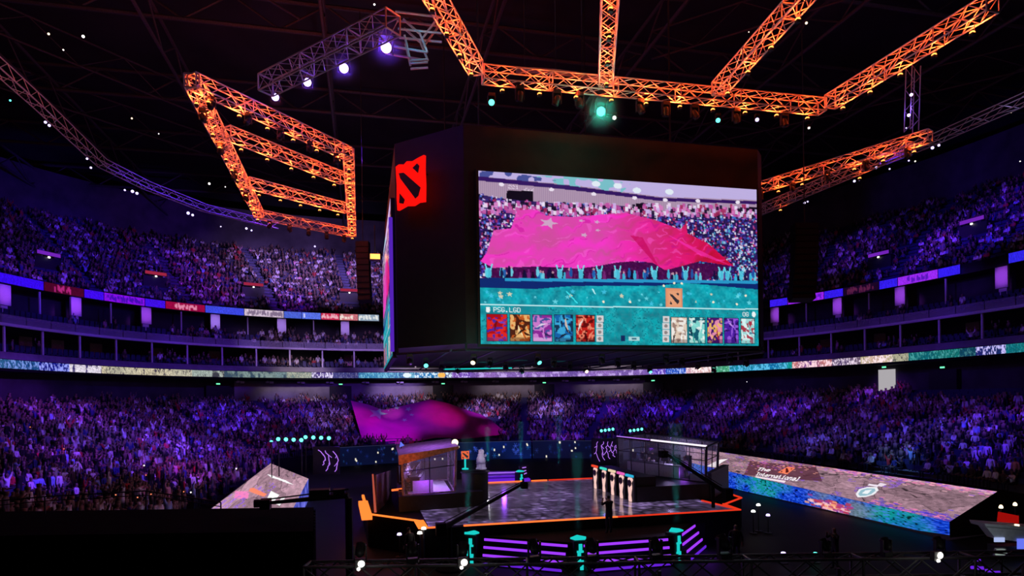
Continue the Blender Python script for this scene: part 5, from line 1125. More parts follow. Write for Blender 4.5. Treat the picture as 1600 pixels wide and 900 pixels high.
fr_ = MB(); False and fr_.quad_ring([[nb + (.06, 0, -.5), nb0 + (.06, 0, 0), np.array([fbq[0], fbq[1], 0]), fbq + (0, 0, -.5)], [na + (.06, .02, -.4), na0 + (.06, .02, 0), np.array([fa[0], fa[1], 0]), fa + (0, .02, -.5)]]); fr_.slab([na + (0, -.01, 0), fa + (0, -.01, 0), np.array([fa[0], fa[1] - .01, 0]), na0 + (0, -.01, 0)], (0, .03, 0)); fr_.slab([fa + (.02, 0, 0), fbq + (.02, 0, 0), fbq * [1, 1, 0] + (.02, 0, 0), fa * [1, 1, 0] + (.02, 0, 0)], (.05, 0, 0)); fr_.build("frame", M["black"], rr_)
# the left one, mostly hidden by the black platform
la, lb_, lc, ld = on_z(482, 748, 1.5), np.array(on_z(455, 800, 1.4)), np.array(on_x(322, 801, -20.2)), np.array(on_x(423, 724, -19.6))
Hh, Ww = 96, 180; cv = ramp_picture(Hh, Ww, 90, .7); LP = bilerp(ld, la, lb_, lc, Hh, Ww); X, Y, D = proj(LP.reshape(-1, 3))
cv.poly([rp(418, 741), rp(430, 745), rp(447, 751), rp(461, 758), rp(452, 756), rp(436, 750), rp(424, 746)], (250, 245, 250))
cv.poly([rp(391, 763), rp(397, 762), rp(417, 772), rp(413, 776), rp(389, 767)], (250, 125, 95))
cv.poly([rp(423, 767), rp(437, 773), rp(428, 784), rp(417, 780)], (250, 235, 245)); cv.poly([rp(441, 776), rp(446, 778), rp(437, 790), rp(432, 788)], (250, 235, 245)); cv.poly([rp(405, 780), rp(412, 783), rp(409, 786), rp(403, 784)], (250, 235, 245))
for k in range(60): x, y = rp(368 + 20 * rng.random(), 768 + 10 * rng.random()); cv.dab(x, y, 2, 1, (235, 120, 180), .7)
rl_ = thing("stone_screen", "sloping LED screen showing cracked stone, left of the stage beside the black platform", "LED display", (-17, 0, 0)); cv.a = np.clip(cv.a * 1.12, 0, 1)
grid("top_display", LP, SCREEN, cv.a, rl_)
sd = np.stack([np.stack([la, la * .5 + lb_ * .5, lb_]), np.stack([la * [1, 1, 0], (la * .5 + lb_ * .5) * [1, 1, 0], lb_ * [1, 1, 0]])]); c2 = vnoise(12, 60, 3, 5); sdp = bilerp(la, lb_, lb_ * [1, 1, 0], la * [1, 1, 0], 12, 60)
grid("side_display", sdp, SCREEN, np.stack([.10 + .4 * c2, .15 + .35 * c2, .5 + .45 * c2], -1), rl_)
MB().slab([lb_ + (0, -.02, 0), lc + (0, -.02, 0), lc * [1, 1, 0] + (0, -.02, 0), lb_ * [1, 1, 0] + (0, -.02, 0)], (0, -.05, 0)).slab([lc + (-.02, 0, 0), ld + (-.02, 0, 0), ld * [1, 1, 0] + (-.02, 0, 0), lc * [1, 1, 0] + (-.02, 0, 0)], (-.05, 0, 0)).build("frame", M["black"], rl_)
False and MB().quad_ring([[la + (-.08, 0, -.5), la * [1, 1, 0] + (-.08, 0, 0), ld * [1, 1, 0], ld + (0, 0, -.5)], [lb_ + (-.08, 0, -.5), lb_ * [1, 1, 0] + (-.08, 0, 0), lc * [1, 1, 0], lc + (0, 0, -.5)]]).build("frame", M["black"], rl_)

# ------------------------------------------------------------------ violet lightning walls behind the stage, rows of teal lamps
def lightning(pxs, y, label, amp, n):
    r = thing("lightning_panel", label, "light panel", on_y(pxs[0][0], pxs[0][3], y)); x0, x1 = min(p[0] for p in pxs) - 8, max(p[2] for p in pxs) + 8; ya, yb = min(p[1] for p in pxs) - 5, max(p[3] for p in pxs) + 4
    MB().slab([on_y(x0, ya, y + .2), on_y(x1, ya, y + .2), on_y(x1, yb, y + .2), on_y(x0, yb, y + .2)], (0, .25, 0)).build("board", M["black"], r)
    for a, b, c, d in pxs:
        q = []
        for i in range(n + 1):
            t = i / n; bow = math.sin(math.pi * t) * amp; q.append(on_y(a + (c - a) * t + bow + (random.uniform(-1.6, 1.6) if 0 < i < n else 0), b + (d - b) * t, y))
        m = MB().path(q, .024 if y < 9 else .032, 5)
        for i in range(2, n - 1, 3): m.tube(q[i], q[i] + (random.uniform(-.25, .25), 0, random.uniform(-.3, -.1)), .022, 5)
        m.build("lightning_tube", G["purple_line"], r)
lightning([(497, 703, 504, 727), (508, 704, 509, 736), (520, 705, 523, 737)], 10, "black panel with three violet lightning tubes left of the stage", 7, 9)
lightning([(934, 690, 937, 721), (943, 690, 945, 719), (950, 690, 953, 717), (957, 690, 961, 714), (964, 691, 966, 711)], 6, "dark panel with five violet curved tubes behind the right booth", -4, 9)
def lamp_bar(px0, py0, px1, py1, y, n, label, s=1.0):
    a, b = on_y(px0, py0, y), on_y(px1, py1, y); r = thing("lamp_bar", label, "lamp bar", (a + b) / 2); MB().tube(a + (-.2, .12, .1), b + (.2, .12, .1), .07).build("bar", M["dark_metal"], r)
    for i in range(n):
        c = a + (b - a) * i / (n - 1); can = MB().box(c + (0, .06, 0), (.34 * s, .3, .26 * s)).build("lamp_case", M["dark_metal"], r); MB().lathe([(.15 * s, 0), (.11 * s, .05), (.01, .06)], c + (0, -.1, 0), 10, np.array([[1, 0, 0], [0, 0, -1], [0, 1, 0]]).astype(float)).build("lens", G["tealb"], can)
    for q in (a, b): MB().tube(q + (0, .14, 0), (q[0], q[1] + .14, 0), .05).build("stand", M["dark_metal"], r)
lamp_bar(435, 686, 471, 687.5, 10, 4, "row of four teal lamps nearest the left stone screen"); lamp_bar(477.5, 683, 514, 684.5, 10.6, 4, "row of four teal lamps left of the flag")
lamp_bar(939, 673, 957, 670.5, 8, 4, "row of four small teal lamps left above the right booth", .8); lamp_bar(984, 673, 1002, 670.5, 8, 4, "row of four small teal lamps right above the right booth", .8)
sl = thing("floor_lamp", "small teal lamp on a stand left of the lamp rows", "lamp", on_y(424, 691, 10)); c = on_y(424, 690, 10); MB().lathe([(.12, 0), (.08, .08), (.01, .1)], c, 8).build("lens", G["tealb"], sl); MB().tube(c, (c[0], c[1], 0), .04).build("stand", M["dark_metal"], sl)
# small red, white and violet lamps held up in the crowd and standing on the floor
for i, (px, py, g_, dep) in enumerate([(48, 668, "warm", 40), (101, 702, "warm", 38), (226, 728, "white", 36), (229, 743, "warm", 36), (182, 774, "warm", 31), (216, 778, "warm", 31), (237, 773, "warm", 32), (288, 769, "warm", 34), (299, 770, "white", 34), (1484, 676, "white", 52), (370, 733, "white", 37), (1167, 597, "white", 80)]):
    p = at_depth(px, py, dep); r = thing("handheld_light", "tiny %s phone light in the %s stand, %s light from the left" % ("warm" if g_ == "warm" else "white", "left lower" if px < 700 else "right lower", nth(i + 1)), "phone light", p)
    MB().box(p, (.08, .03, .16)).build("phone", M["black"], r); MB().box(p + np.array([-.02, -.03, .03]), (.055, .02, .055)).build("lens", G["ember" if g_ == "warm" else g_], r)
for i, (px, py, g_, dep, lab) in enumerate([(624, 836, "violet_dim", 29, "violet floor lamp left of the front steps"), (662, 827, "white", 27.4, "white stage lamp on the orange stage corner"), (656, 834, "white", 27.2, "small white lamp below the orange stage corner"), (1177, 800, "white", 33, "pale lamp right of the stage's right tip"), (1185, 790, "white", 33.5, "small pale lamp above the one at the stage's right tip"), (1200, 806, "violet_dim", 33, "slim violet lamp below the long stone screen"), (1224, 866, "violet_dim", 27, "small violet screen light on the dark floor"), (1274, 866, "tealb", 27, "small pale teal light on the dark floor")]):
    p = at_depth(px, py, dep); r = thing("floor_lamp", lab, "lamp", p); z = p[2]; q = .11 if g_ != "tealb" else .09
    MB().lathe([(q, 0), (q * .8, q * .8), (.01, q)], p, 8).build("lens", G[g_], r); MB().tube(p - (0, 0, .02), (p[0], p[1], 0), .03).lathe([(.2, 0), (.2, .04), (.03, .06)], (p[0], p[1], 0), 8).build("stand", M["dark_metal"], r)

# ================================================================== NEAR THINGS
# black draped camera platform
d0, d1 = 15.0, 18.5; tz = at_depth(240, 796, d1)[2]
pl = [at_depth(-120, 700, d0)[:2], at_depth(488, 700, d0)[:2], at_depth(489, 700, d1)[:2], at_depth(-120, 700, d1)[:2]]
cp = thing("camera_platform", "tall black draped camera platform in the dark lower left", "platform", (*pl[1], 0))
MB().prism([tuple(p) for p in pl], tz - .15, tz).build("deck", M["drape"], cp)
fold = []
for a, b in ((pl[3], pl[0]), (pl[0], pl[1]), (pl[1], pl[2])):
    n = max(8, int(np.hypot(*(b - a)) / .22)); dd = (b - a) / np.hypot(*(b - a)); nn = np.array([dd[1], -dd[0]])
    for i in range(n): fold.append(a + (b - a) * i / n + nn * (.05 if i % 2 else -.02))
grid("drape", np.stack([np.concatenate([np.array(fold), np.full((len(fold), 1), z)], 1) for z in (tz - .02, 0)]), M["drape"], None, cp, False)
rail = MB(); P_ = [at_depth(-40, 786, 17.5), at_depth(70, 776, 18), at_depth(228, 767, 18.3), at_depth(345, 785, 18.2)]
for a, b in zip(P_[:-1], P_[1:]): rail.tube(a, b, .02); rail.tube(a - (0, 0, .12), b - (0, 0, .12), .014)
for a in P_: rail.tube(a, (a[0], a[1], tz), .02)
rail.build("rail", M["dark_metal"], cp)
# camera crane reaching over the platform
cc = thing("camera_crane", "black camera crane arm in front of the left stone screen", "camera crane", (*at_depth(545, 800, 17)[:2], 0))
a, b = at_depth(418, 786, 17.2), at_depth(545, 774, 16.8)
MB().tube(a, b, .045, 8, .075).tube(a + (0, 0, .1), b + (0, 0, .16), .02, 5).build("arm", M["black"], cc)
MB().box(a + (-.05, 0, -.02), (.26, .4, .26)).tube(a + (-.2, 0, 0), a + (-.34, 0, 0), .11, 10).build("camera_head", M["black"], cc)
MB().box(at_depth(500, 772, 17), (.5, .4, .26)).box(at_depth(530, 770, 17), (.3, .35, .2)).build("counter_box", M["black"], cc)
q = at_depth(545, 778, 17); MB().tube(q, (q[0], q[1], 0), .10, 8).tube((q[0], q[1], 1.2), (q[0] - .8, q[1] + .4, 0), .04).tube((q[0], q[1], 1.2), (q[0] + .8, q[1] + .3, 0), .04).tube((q[0], q[1], 1.2), (q[0], q[1] - .8, 0), .04).build("pedestal", M["black"], cc)
# two camera jibs swung over the stage
for lab, a, b, D0 in (("black camera jib arm swung diagonally over the stage floor's left half", (819, 755), (694, 824), (35.5, 26.2)), ("black camera jib arm crossing in front of the right player booth", (1036, 706), (1128, 766), (32.5, 31.5))):
    p, q = at_depth(*a, D0[0]), at_depth(*b, D0[1]); jb = thing("camera_jib", lab, "camera jib", (q[0], q[1], 0)); d = (q - p) / np.linalg.norm(q - p)
    MB().tube(p, q, .07, 8, .11).tube(p + (0, 0, .14), q + (0, 0, .22), .02, 5).build("arm", M["skirt"], jb)
    MB().box(p - (0, 0, .12), (.34, .4, .34)).tube(p - (0, 0, .12), p - (0, 0, .12) - FWD * .45, .10, 10).build("camera_head", M["skirt"], jb)
    MB().box(q + d * .3, (.4, .4, .5)).build("counter_weight", M["skirt"], jb)
    w_ = q - d * .5; MB().tube(w_, (w_[0], w_[1], 0), .09, 8).lathe([(.6, 0), (.6, .08), (.1, .2)], (w_[0], w_[1], 0), 8).build("pedestal", M["skirt"], jb)
# lighting truss in front of everything with moving heads on it
ft = truss("dim front lighting truss low at the bottom edge", "", at_depth(480, 900, 14.5), at_depth(1640, 883, 14.5), w=.52, mat="fohm", lamps=0, bay=.62)
for px in (500, 760, 1030, 1310, 1600): t = at_depth(px, 900 - (px - 480) * .0147, 14.5); MB().tube(t, (t[0], t[1], 0), .05).build("support", M["fohm"], ft)
for i, (px, lit, s) in enumerate([(563, "white", 1.15), (645, None, 1.15), (724, "white", 1.1), (835, None, 1.2), (925, None, 1.2), (1025, None, 1.2), (1132, None, 1.3), (1290, None, 1.0), (1385, None, 1.0), (1468, "white", 1.0)]):
    p = at_depth(px, 883 - (px - 480) * .0147, 14.5); aim = p + np.array([random.uniform(-.6, .6), 2, 2.0])
    moving_head(p, aim, "%s moving light on the front truss, %s from the left" % ("lit" if lit else "unlit grey", nth(i + 1)), None, s * .6, True)
    if lit:
        w = at_depth(px, 884 - (px - 480) * .0147 if lit else 0, 14.1); r = thing("work_light", "white work light on the front truss, %s from the left" % nth({563: 1, 724: 2, 1468: 3}[px]), "lamp", w)
        MB().box(w + (0, .08, 0), (.22, .12, .2)).build("case", M["dark_metal"], r); MB().lathe([(.075, 0), (.05, .03), (.01, .04)], w + (.02, 0, .02), 12, np.array([[1, 0, 0], [0, 0, -1], [0, 1, 0]]).astype(float)).lathe([(.04, 0), (.03, .03), (.01, .04)], w + (-.04, 0, -.09), 10, np.array([[1, 0, 0], [0, 0, -1], [0, 1, 0]]).astype(float)).build("lens", G["white"], r)
rl2 = MB()
# broadcast desk at the lower right
dz = thing("broadcast_desk", "grey broadcast desk at the lower right edge", "desk", (*at_depth(1580, 870, 27)[:2], 0)); DD = 27.0
def D_(px, py, d=0.0): return at_depth(px, py, DD + d)
MB().slab([D_(1540, 822), D_(1640, 832), D_(1640, 852), D_(1556, 842)], FWD * .5).build("front_panel", M["grey"], dz)
MB().slab([D_(1538, 818), D_(1640, 826), D_(1640, 832), D_(1541, 824)], FWD * .9).build("desk_top", M["grey"], dz)
bb = D_(1590, 850, .3); MB().prism([tuple((bb + RGT * a + FWD * b)[:2]) for a, b in ((-1, -.2), (1.5, -.2), (1.5, .4), (-1, .4))], 0, bb[2] - .05).build("base", M["black"], dz)
for k, (a, b, c, d, g_) in enumerate(((1554, 840, 1570, 847, "white"), (1590, 842, 1616, 858, "blue_scr"))): MB().slab([D_(a, b, -.06), D_(c, b, -.06), D_(c, d, -.06), D_(a, d, -.06)], FWD * .04).build("front_screen", G["blue_scr"] if k else glow("pale_blue_screen", (.5, .6, 1), .8), dz)
rp_ = thing("red_backdrop", "glowing red cloth panel behind the broadcast desk", "panel", D_(1577, 815, 2)); MB().slab([D_(1562, 800, 2), D_(1592, 806, 2), D_(1592, 824, 2), D_(1560, 817, 2)], FWD * .1).build("cloth", glow("red_glowing_cloth", (.34, .004, .003), .9), rp_); MB().tube(D_(1562, 798, 2.1), D_(1562, 860, 2.1), .03).tube(D_(1592, 804, 2.1), D_(1592, 860, 2.1), .03).build("pole", M["dark_metal"], rp_)  # the cloth emits its red itself, in place of light on it
for i, (px, py) in enumerate(((1564, 792), (1586, 788))): p = D_(px, py, 2.5); r = thing("table_lamp", "small warm lamp above the red panel, %s from the left" % nth(i + 1), "lamp", p); MB().lathe([(.08, -.06), (.09, 0), (.05, .08), (.01, .1)], p, 10).build("bulb", G["warm"], r); MB().tube(p, p - (0, 0, .8), .02).build("stem", M["dark_metal"], r)
gl = thing("drinking_glass", "amber lit glass standing on the broadcast desk", "glass", D_(1589, 826, -.1)); p = D_(1589, 826, .1); MB().lathe([(.07, 0), (.09, .18), (.08, .18), (.06, .02)], p, 12).build("tumbler", G["warm"], gl); MB().lathe([(.08, -.02), (.08, 0)], p, 12).build("coaster", M["dark_metal"], gl)  # tumbler emits in place of amber light caught in the glass
mn = thing("monitor", "tilted pale monitor below the broadcast desk", "monitor", D_(1566, 868, -2)); MB().slab([D_(1556, 857, -2), D_(1572, 857, -2), D_(1577, 869, -2), D_(1553, 869, -2)], FWD * .08).build("panel", M["grey"], mn); p = D_(1565, 869, -1.9); MB().tube(p, (p[0], p[1], 0), .04).build("stand", M["dark_metal"], mn); MB().slab([D_(1558, 858.5, -2.05), D_(1571, 858.5, -2.05), D_(1575, 867.5, -2.05), D_(1556, 867.5, -2.05)], FWD * .03).build("screen", glow("pale_green_screen", (.30, .38, .34), .8), mn)
for i, (px, py, w) in enumerate(((1527, 875, 5), (1523, 887, 6), (1532, 888, 5), (1557, 895, 6), (1545, 892, 5))):
    p = D_(px, py, -6); r = thing("floor_monitor", "violet lit console screen among the dark desks, %s from the left" % nth(i + 1), "monitor", p); MB().slab([D_(px - w, py - 2.2, -6), D_(px + w, py - 2.6, -6), D_(px + w + 1, py + 2, -6), D_(px - w + 1, py + 2.2, -6)], FWD * .04).build("screen", G["stepd"], r); MB().tube(p + FWD * .05, (*(p + FWD * .05)[:2], 0), .03).build("stand", M["dark_metal"], r)
# the dark figure on the front platform
o = link("person", PERSON["stand_phone", 2], None, (*on_z(952, 834, 1.12)[:2], 1.12), (0, 0, .3)); o.color = (.012, .012, .014, 1); tag(o, "person in black standing on the front platform before the five pillars", "person")
# crew standing on the dark floor
for i, (px, py, pz) in enumerate(((1150, 858, "stand_rest"), (1305, 866, "stand_phone"), (640, 862, "stand_rest"))):
    p = on_z(px, py + 24, 0); o = link("person", PERSON[pz, 1], None, (p[0], p[1], 0), (0, 0, 2.6 - i)); o.color = (.015, .015, .018, 1); tag(o, "crew member in black on the dark floor %s" % ["below the long stone screen", "near the front truss's right half", "left of the front steps"][i], "person")
# ================================================================== LIGHT
def spot(pos, target, power, col, cone, name="wash_light", blend=.9, size=.3):
    l = bpy.data.lights.new(name, "SPOT"); l.energy = power; l.color = col; l.spot_size = math.radians(cone); l.spot_blend = blend; l.shadow_soft_size = size
    o = bpy.data.objects.new(name, l); COL.objects.link(o); o.location = tuple(map(float, pos)); d = Vector(np.array(target, float) - np.array(pos, float)); o.rotation_euler = d.to_track_quat("-Z", "Y").to_euler(); return o
def stand_point(px, py, upper):
    """where the line of sight meets the stand"""
    d = ray(px, py)
    for t in np.linspace(10, 150, 1400):
        p = CAM + d * t; r = (abs(p[0]) ** SN / SA ** SN + abs(p[1]) ** SN / SB ** SN) ** (1 / SN); o = (r - 1) * 48
        if upper and o > 5.5 and p[2] < Z_UP(o) + 1: return p
        if not upper and o > -20.4 and p[2] < Z_LOW(o) + 1: return p
    return CAM + d * 80
BLUE, VIO, PUR, LAV, WARM, ICE = (.08, .015, 1.0), (.15, .03, 1.0), (.27, .035, 1.0), (.46, .26, 1.0), (.95, .72, .90), (.10, .10, .85)
K = 1000.0
WASH = [  # px, py, upper?, colour, kW, cone, source
    (30, 410, 1, BLUE, 42.5, 20, (-8, 2, 27)), (150, 410, 1, BLUE, 50, 18, (-6, 0, 27)), (90, 440, 1, PUR, 17.5, 9, (-6, 4, 27)), (10, 415, 1, PUR, 15, 8, (-6, 4, 27)), (170, 445, 1, VIO, 17.5, 8, (-6, 4, 27)), (250, 430, 1, VIO, 42.5, 14, (-4, 2, 27)), (320, 440, 1, PUR, 71.3, 13, (-4, 4, 27)), (360, 425, 1, LAV, 37.2, 14, (-4, 6, 27)),
    (430, 430, 1, LAV, 89.9, 14, (-3, 10, 27)), (510, 440, 1, LAV, 108.5, 14, (-3, 10, 27)), (580, 440, 1, LAV, 80.6, 12, (-3, 10, 27)), (450, 470, 1, PUR, 65.1, 9, (-3, 10, 27)),
    (1250, 420, 1, VIO, 18, 14, (6, 4, 27)), (1340, 390, 1, VIO, 45, 10, (6, 2, 27)), (1470, 375, 1, VIO, 72, 9, (8, 0, 27)), (1420, 400, 1, BLUE, 45, 13, (8, 0, 27)), (1560, 340, 1, BLUE, 69, 14, (8, -4, 27)), (1590, 300, 1, PUR, 18, 8, (8, -4, 27)), (1500, 420, 1, VIO, 21, 8, (8, 0, 27)),
    (60, 640, 0, PUR, 28.6, 22, (-13, 4, 21)), (110, 720, 0, PUR, 23.4, 13, (-13, -2, 21)), (200, 690, 0, ICE, 13, 26, (-13, 0, 21)), (350, 650, 0, BLUE, 57.2, 15, (-13, 4, 21)), (270, 700, 0, VIO, 39, 17, (-13, 2, 21)), (40, 760, 0, VIO, 18.2, 16, (-13, -6, 21)), (260, 770, 0, (.7, .06, .35), 10.4, 14, (-13, -8, 21)),
    (450, 640, 0, VIO, 40.8, 14, (-13, 6, 21)), (520, 655, 0, LAV, 13.6, 16, (-7, 13, 22)), (620, 618, 0, LAV, 44.2, 12, (-4.5, 13, 22)), (760, 640, 0, LAV, 51, 12, (-1, 13, 22)), (860, 640, 0, LAV, 44.2, 12, (1.5, 13, 22)), (950, 640, 0, VIO, 40.8, 12, (3.75, 13, 22)), (1040, 640, 0, BLUE, 44.2, 13, (6, 13, 22)), (880, 680, 0, PUR, 17, 9, (2, 13, 22)), (800, 690, 0, ICE, 20.4, 6, (0, 13, 22)),
    (1130, 640, 0, VIO, 32, 13, (14.5, 6, 21)), (1230, 640, 0, VIO, 34, 14, (14.5, 4, 21)), (1370, 615, 0, PUR, 24, 12, (14.5, 2, 21)), (1300, 690, 0, ICE, 8, 24, (14.5, 0, 21)), (1440, 690, 0, ICE, 10, 26, (14.5, -2, 21)), (1560, 660, 0, VIO, 18, 18, (14.5, -4, 21)), (1400, 720, 0, (.2, .5, 1), 10, 12, (14.5, -4, 21)), (1560, 720, 0, BLUE, 16, 12, (14.5, -6, 21)),
]
WSC = 1.5
WASH += [(250, 770, 0, VIO, 12, 15, (-13, -7, 21)), (60, 765, 0, VIO, 9, 15, (-13, -9, 21)), (120, 690, 0, VIO, 17, 62, (-13, -3, 21)), (330, 690, 0, VIO, 15, 46, (-13, 2, 21)), (560, 650, 0, VIO, 14, 40, (-8, 13, 22)), (900, 660, 0, VIO, 14, 44, (3, 13, 22)), (1150, 650, 0, VIO, 11, 40, (14.5, 6, 21)), (1350, 660, 0, VIO, 7, 50, (14.5, 2, 21)), (1540, 680, 0, BLUE, 8, 46, (14.5, -4, 21))]  # local violet spots and wide dim fills added to brighten the lower bowl
for px, py, up, col, kw, cone, src in WASH: spot(src, stand_point(px, py, up), kw * K * WSC * (1 if up else .85), col, cone)
# flag: magenta from the lower left, red over its upper right
spot((-4, 9, 20), on_y(610, 672, 37), 30000, (.62, .02, 1.0), 15, "flag_light"); spot((2, 12, 22), on_y(690, 650, 42), 15000, (1.0, .03, .35), 13, "flag_light"); spot((0, 10, 21), on_y(680, 655, 40), 16000, LAV, 15, "flag_light"); spot((-6, 12, 22), on_y(612, 646, 44), 55000, (.34, .40, .44), 6.0, "flag_light"); spot((-6, 14, 21), on_y(570, 645, 40), 9000, (1.0, .04, .45), 10, "flag_light"); spot((4, 10, 20), on_y(770, 672, 37), 9000, (.9, .03, 1.0), 8, "flag_light")  # lavender and grey-white spots added to bring out the stars
# suites: violet spots at both sides, lavender spots from the hall in the lit stretch
for px, z, col, p in ((60, 16, BLUE, 4500), (200, 16, BLUE, 5500), (330, 16, VIO, 6500), (1260, 16, VIO, 3600), (1420, 16, VIO, 3600), (1560, 16, BLUE, 2600)):
    ph = float(phi_at_px(px, 1, 13)); x, y = bowl(1, np.array([ph]))[0]; n = inward(1, ph); spot((x + n[0] * 22, y + n[1] * 22, 21), (x, y, 14.6), p, col, 42)
for px, p in ((420, 9000), (500, 13000), (580, 13000)):
    ph = float(phi_at_px(px, 1, 13)); x, y = bowl(1, np.array([ph]))[0]; n = inward(1, ph); spot((x + n[0] * 24, y + n[1] * 24, 22), (x, y, 15.4), p, LAV, 24)
for px in (7, 118, 228, 336, 440, 539, 1215, 1310, 1408, 1566):  # dedicated spots added to brighten the broad white pillars
    ph = float(phi_at_px(px, 5, 19)); x, y = bowl(5, np.array([ph]))[0]; n = inward(5, ph); spot((x + n[0] * 16, y + n[1] * 16, 24), (x, y, 18.6), 9000, (.42, .07, 1.0) if px < 260 or px > 1200 else LAV, 8)
for px in (470, 640, 800, 960):
    ph = float(phi_at_px(px, 1.5, 9.5)); x, y = bowl(1.5, np.array([ph]))[0]; n = inward(1.5, ph); spot((x + n[0] * 9, y + n[1] * 9, 14.5), (x, y, 9.4), 1700, WARM, 70)
# the violet glow up the walls and the faint light in the roof
for px, p, col in ((60, 9000, BLUE), (250, 9000, VIO), (430, 11000, LAV), (540, 9000, LAV), (1450, 2500, BLUE), (1580, 4000, BLUE)):
    ph = float(phi_at_px(px, 25, 36)); x, y = bowl(25, np.array([ph]))[0]; n = inward(25, ph); spot((x + n[0] * 30, y + n[1] * 30, 26), (x, y, 36), p, col, 40)
# small scatter spheres added in place of the bloom round the strongest lamps
gz = hzm = bpy.data.materials.new("lamp_bloom"); gz.use_nodes = True; nt = gz.node_tree
for n in list(nt.nodes): nt.nodes.remove(n)
vs = nt.nodes.new("ShaderNodeVolumeScatter"); oo = nt.nodes.new("ShaderNodeOutputMaterial"); nt.links.new(vs.outputs[0], oo.inputs["Volume"])
tcn = nt.nodes.new("ShaderNodeTexCoord"); ln = nt.nodes.new("ShaderNodeVectorMath"); ln.operation = "LENGTH"; nt.links.new(tcn.outputs["Object"], ln.inputs[0])
mr = nt.nodes.new("ShaderNodeMapRange"); mr.inputs["From Min"].default_value = 0; mr.inputs["From Max"].default_value = 1; mr.inputs["To Min"].default_value = 1; mr.inputs["To Max"].default_value = 0; nt.links.new(ln.outputs["Value"], mr.inputs["Value"])
pwn = nt.nodes.new("ShaderNodeMath"); pwn.operation = "POWER"; pwn.inputs[1].default_value = 2.2; nt.links.new(mr.outputs["Result"], pwn.inputs[0])
mul = nt.nodes.new("ShaderNodeMath"); mul.operation = "MULTIPLY"; mul.inputs[1].default_value = .45; nt.links.new(pwn.outputs[0], mul.inputs[0]); nt.links.new(mul.outputs[0], vs.inputs["Density"])
for i, (px, py, dep, r_, e, col) in enumerate([(603, 72, 26.9, 1.1, 90, (.12, .02, 1)), (537, 106, 28.4, .9, 60, (.12, .02, 1)), (480, 129, 29.9, .6, 30, (.14, .03, 1)), (430, 153, 31.4, .5, 20, (.2, .06, 1)), (939, 174, 28.8, 1.2, 80, (.0, 1, .62))]):
    c = at_depth(px, py, dep); o = MB().lathe([(.02, -1)] + [(math.cos(a), math.sin(a)) for a in np.linspace(-1.3, 1.3, 9)] + [(.02, 1)], (0, 0, 0), 16).build("haze", gz); o.location = tuple(c); o.scale = (r_, r_, r_); tag(o, "bloom of light round the %s" % ("large teal lamp" if i == 4 else nth(i + 1) + " violet lamp"), kind="stuff")
    l = bpy.data.lights.new("lamp_spill", "POINT"); l.energy = e; l.color = col; l.shadow_soft_size = .1; lo = bpy.data.objects.new("lamp_spill", l); COL.objects.link(lo); lo.location = tuple(c)
for pos, col, p in (((-22, 0, 30), (.8, .45, .7), 420), ((-30, -18, 31), (.8, .35, .6), 420), ((8, -10, 34), (.6, .5, .8), 160), ((34, -6, 31), (.4, .35, .9), 240), ((-10, 26, 31), (.6, .4, .8), 350)):
    l = bpy.data.lights.new("roof_spill", "POINT"); l.energy = p; l.color = col; l.shadow_soft_size = .5; o = bpy.data.objects.new("roof_spill", l); COL.objects.link(o); o.location = pos
# teal light on the high gantry, violet light on the dim truss
def point(p, e, col, s=.15, name="lamp_glow"):
    l = bpy.data.lights.new(name, "POINT"); l.energy = e; l.color = col; l.shadow_soft_size = s; o = bpy.data.objects.new(name, l); COL.objects.link(o); o.location = tuple(map(float, p)); return o
point(at_depth(650, 60, 32), 24, (.03, .65, .9)); point(at_depth(600, 60, 27.6), 40, (.3, .1, 1)); point(at_depth(500, 100, 30), 40, (.3, .12, 1)); point(at_depth(1424, 165, 34.5), 14, (.2, .1, 1))
point(on_z(735, 563, ZB - .6), 90, (.1, 1, .8)); point(on_z(680, 560, ZB - .6), 80, (1, .3, .12)); point(on_z(860, 560, ZB - .7), 110, (1, .35, .15)); point(on_z(1010, 558, ZB - .7), 70, (.9, .4, .25)); point(on_z(1110, 556, ZB - .6), 60, (.2, .9, .8)); point(at_depth(586, 402, 43), 30, (1, .3, .05))
# stage: booths lit from inside, orange edge spill, violet rear steps, steps, statue
point((-7.9, -7.2, 4.0), 150, (.55, .35, 1.0)); point((-8.1, -9.75, 2.95), 16, (.32, .04, 1.0)); point((-7.2, -8.6, 3.2), 40, (.36, .06, 1.0)); point((6.9, -6.6, 4.0), 120, (.6, .45, 1.0)); point((6.6, -8.9, 2.8), 22, (.4, .1, 1.0))  # includes a low violet point added to tint the left booth
point((-11.3, -8.0, 2.2), 26, (1, .22, .03)); point((-9.6, -11.6, 2.0), 14, (1, .2, .03)); point((-10.2, -11.2, 3.2), 14, (1, .22, .04)); point((-8.9, -11.0, 4.3), 10, (1, .2, .06)); point((-7.8, -8.2, 6.4), 260, (.45, .15, 1.0))
point((-1.4, 2.6, 3.2), 60, (.28, .05, 1.0)); point((-2.4, 4.4, 3.9), 70, (1, .95, 1.0)); point((-10, 6, 4), 180, (.22, .04, 1.0)); point((-13, 11, 4.2), 60, (.18, .04, 1.0)); point((7, 4, 5.5), 60, (.22, .05, 1.0))
spot((-13.2, 11, 9), (-13.8, 17, 0), 2600, (.16, .03, 1.0), 62, "stage_light"); spot((0, -6, 19.5), (-1, -8, 1.6), 2200, (.7, .6, .95), 40, "stage_light")
for px, py in ((1555, 815), (1590, 850)): point(D_(px, py, -1.5), 9, (.8, .9, 1))
point(at_depth(563, 880, 13.6), 2, (1, .95, .85)); point(at_depth(727, 884, 13.6), 2, (1, .95, .85)); point(at_depth(1468, 868, 13.6), 2, (1, .95, .85)); point(at_depth(900, 850, 12.6), 2.5, (.8, .8, 1)); point(at_depth(1200, 845, 12.6), 1.6, (.8, .8, 1))
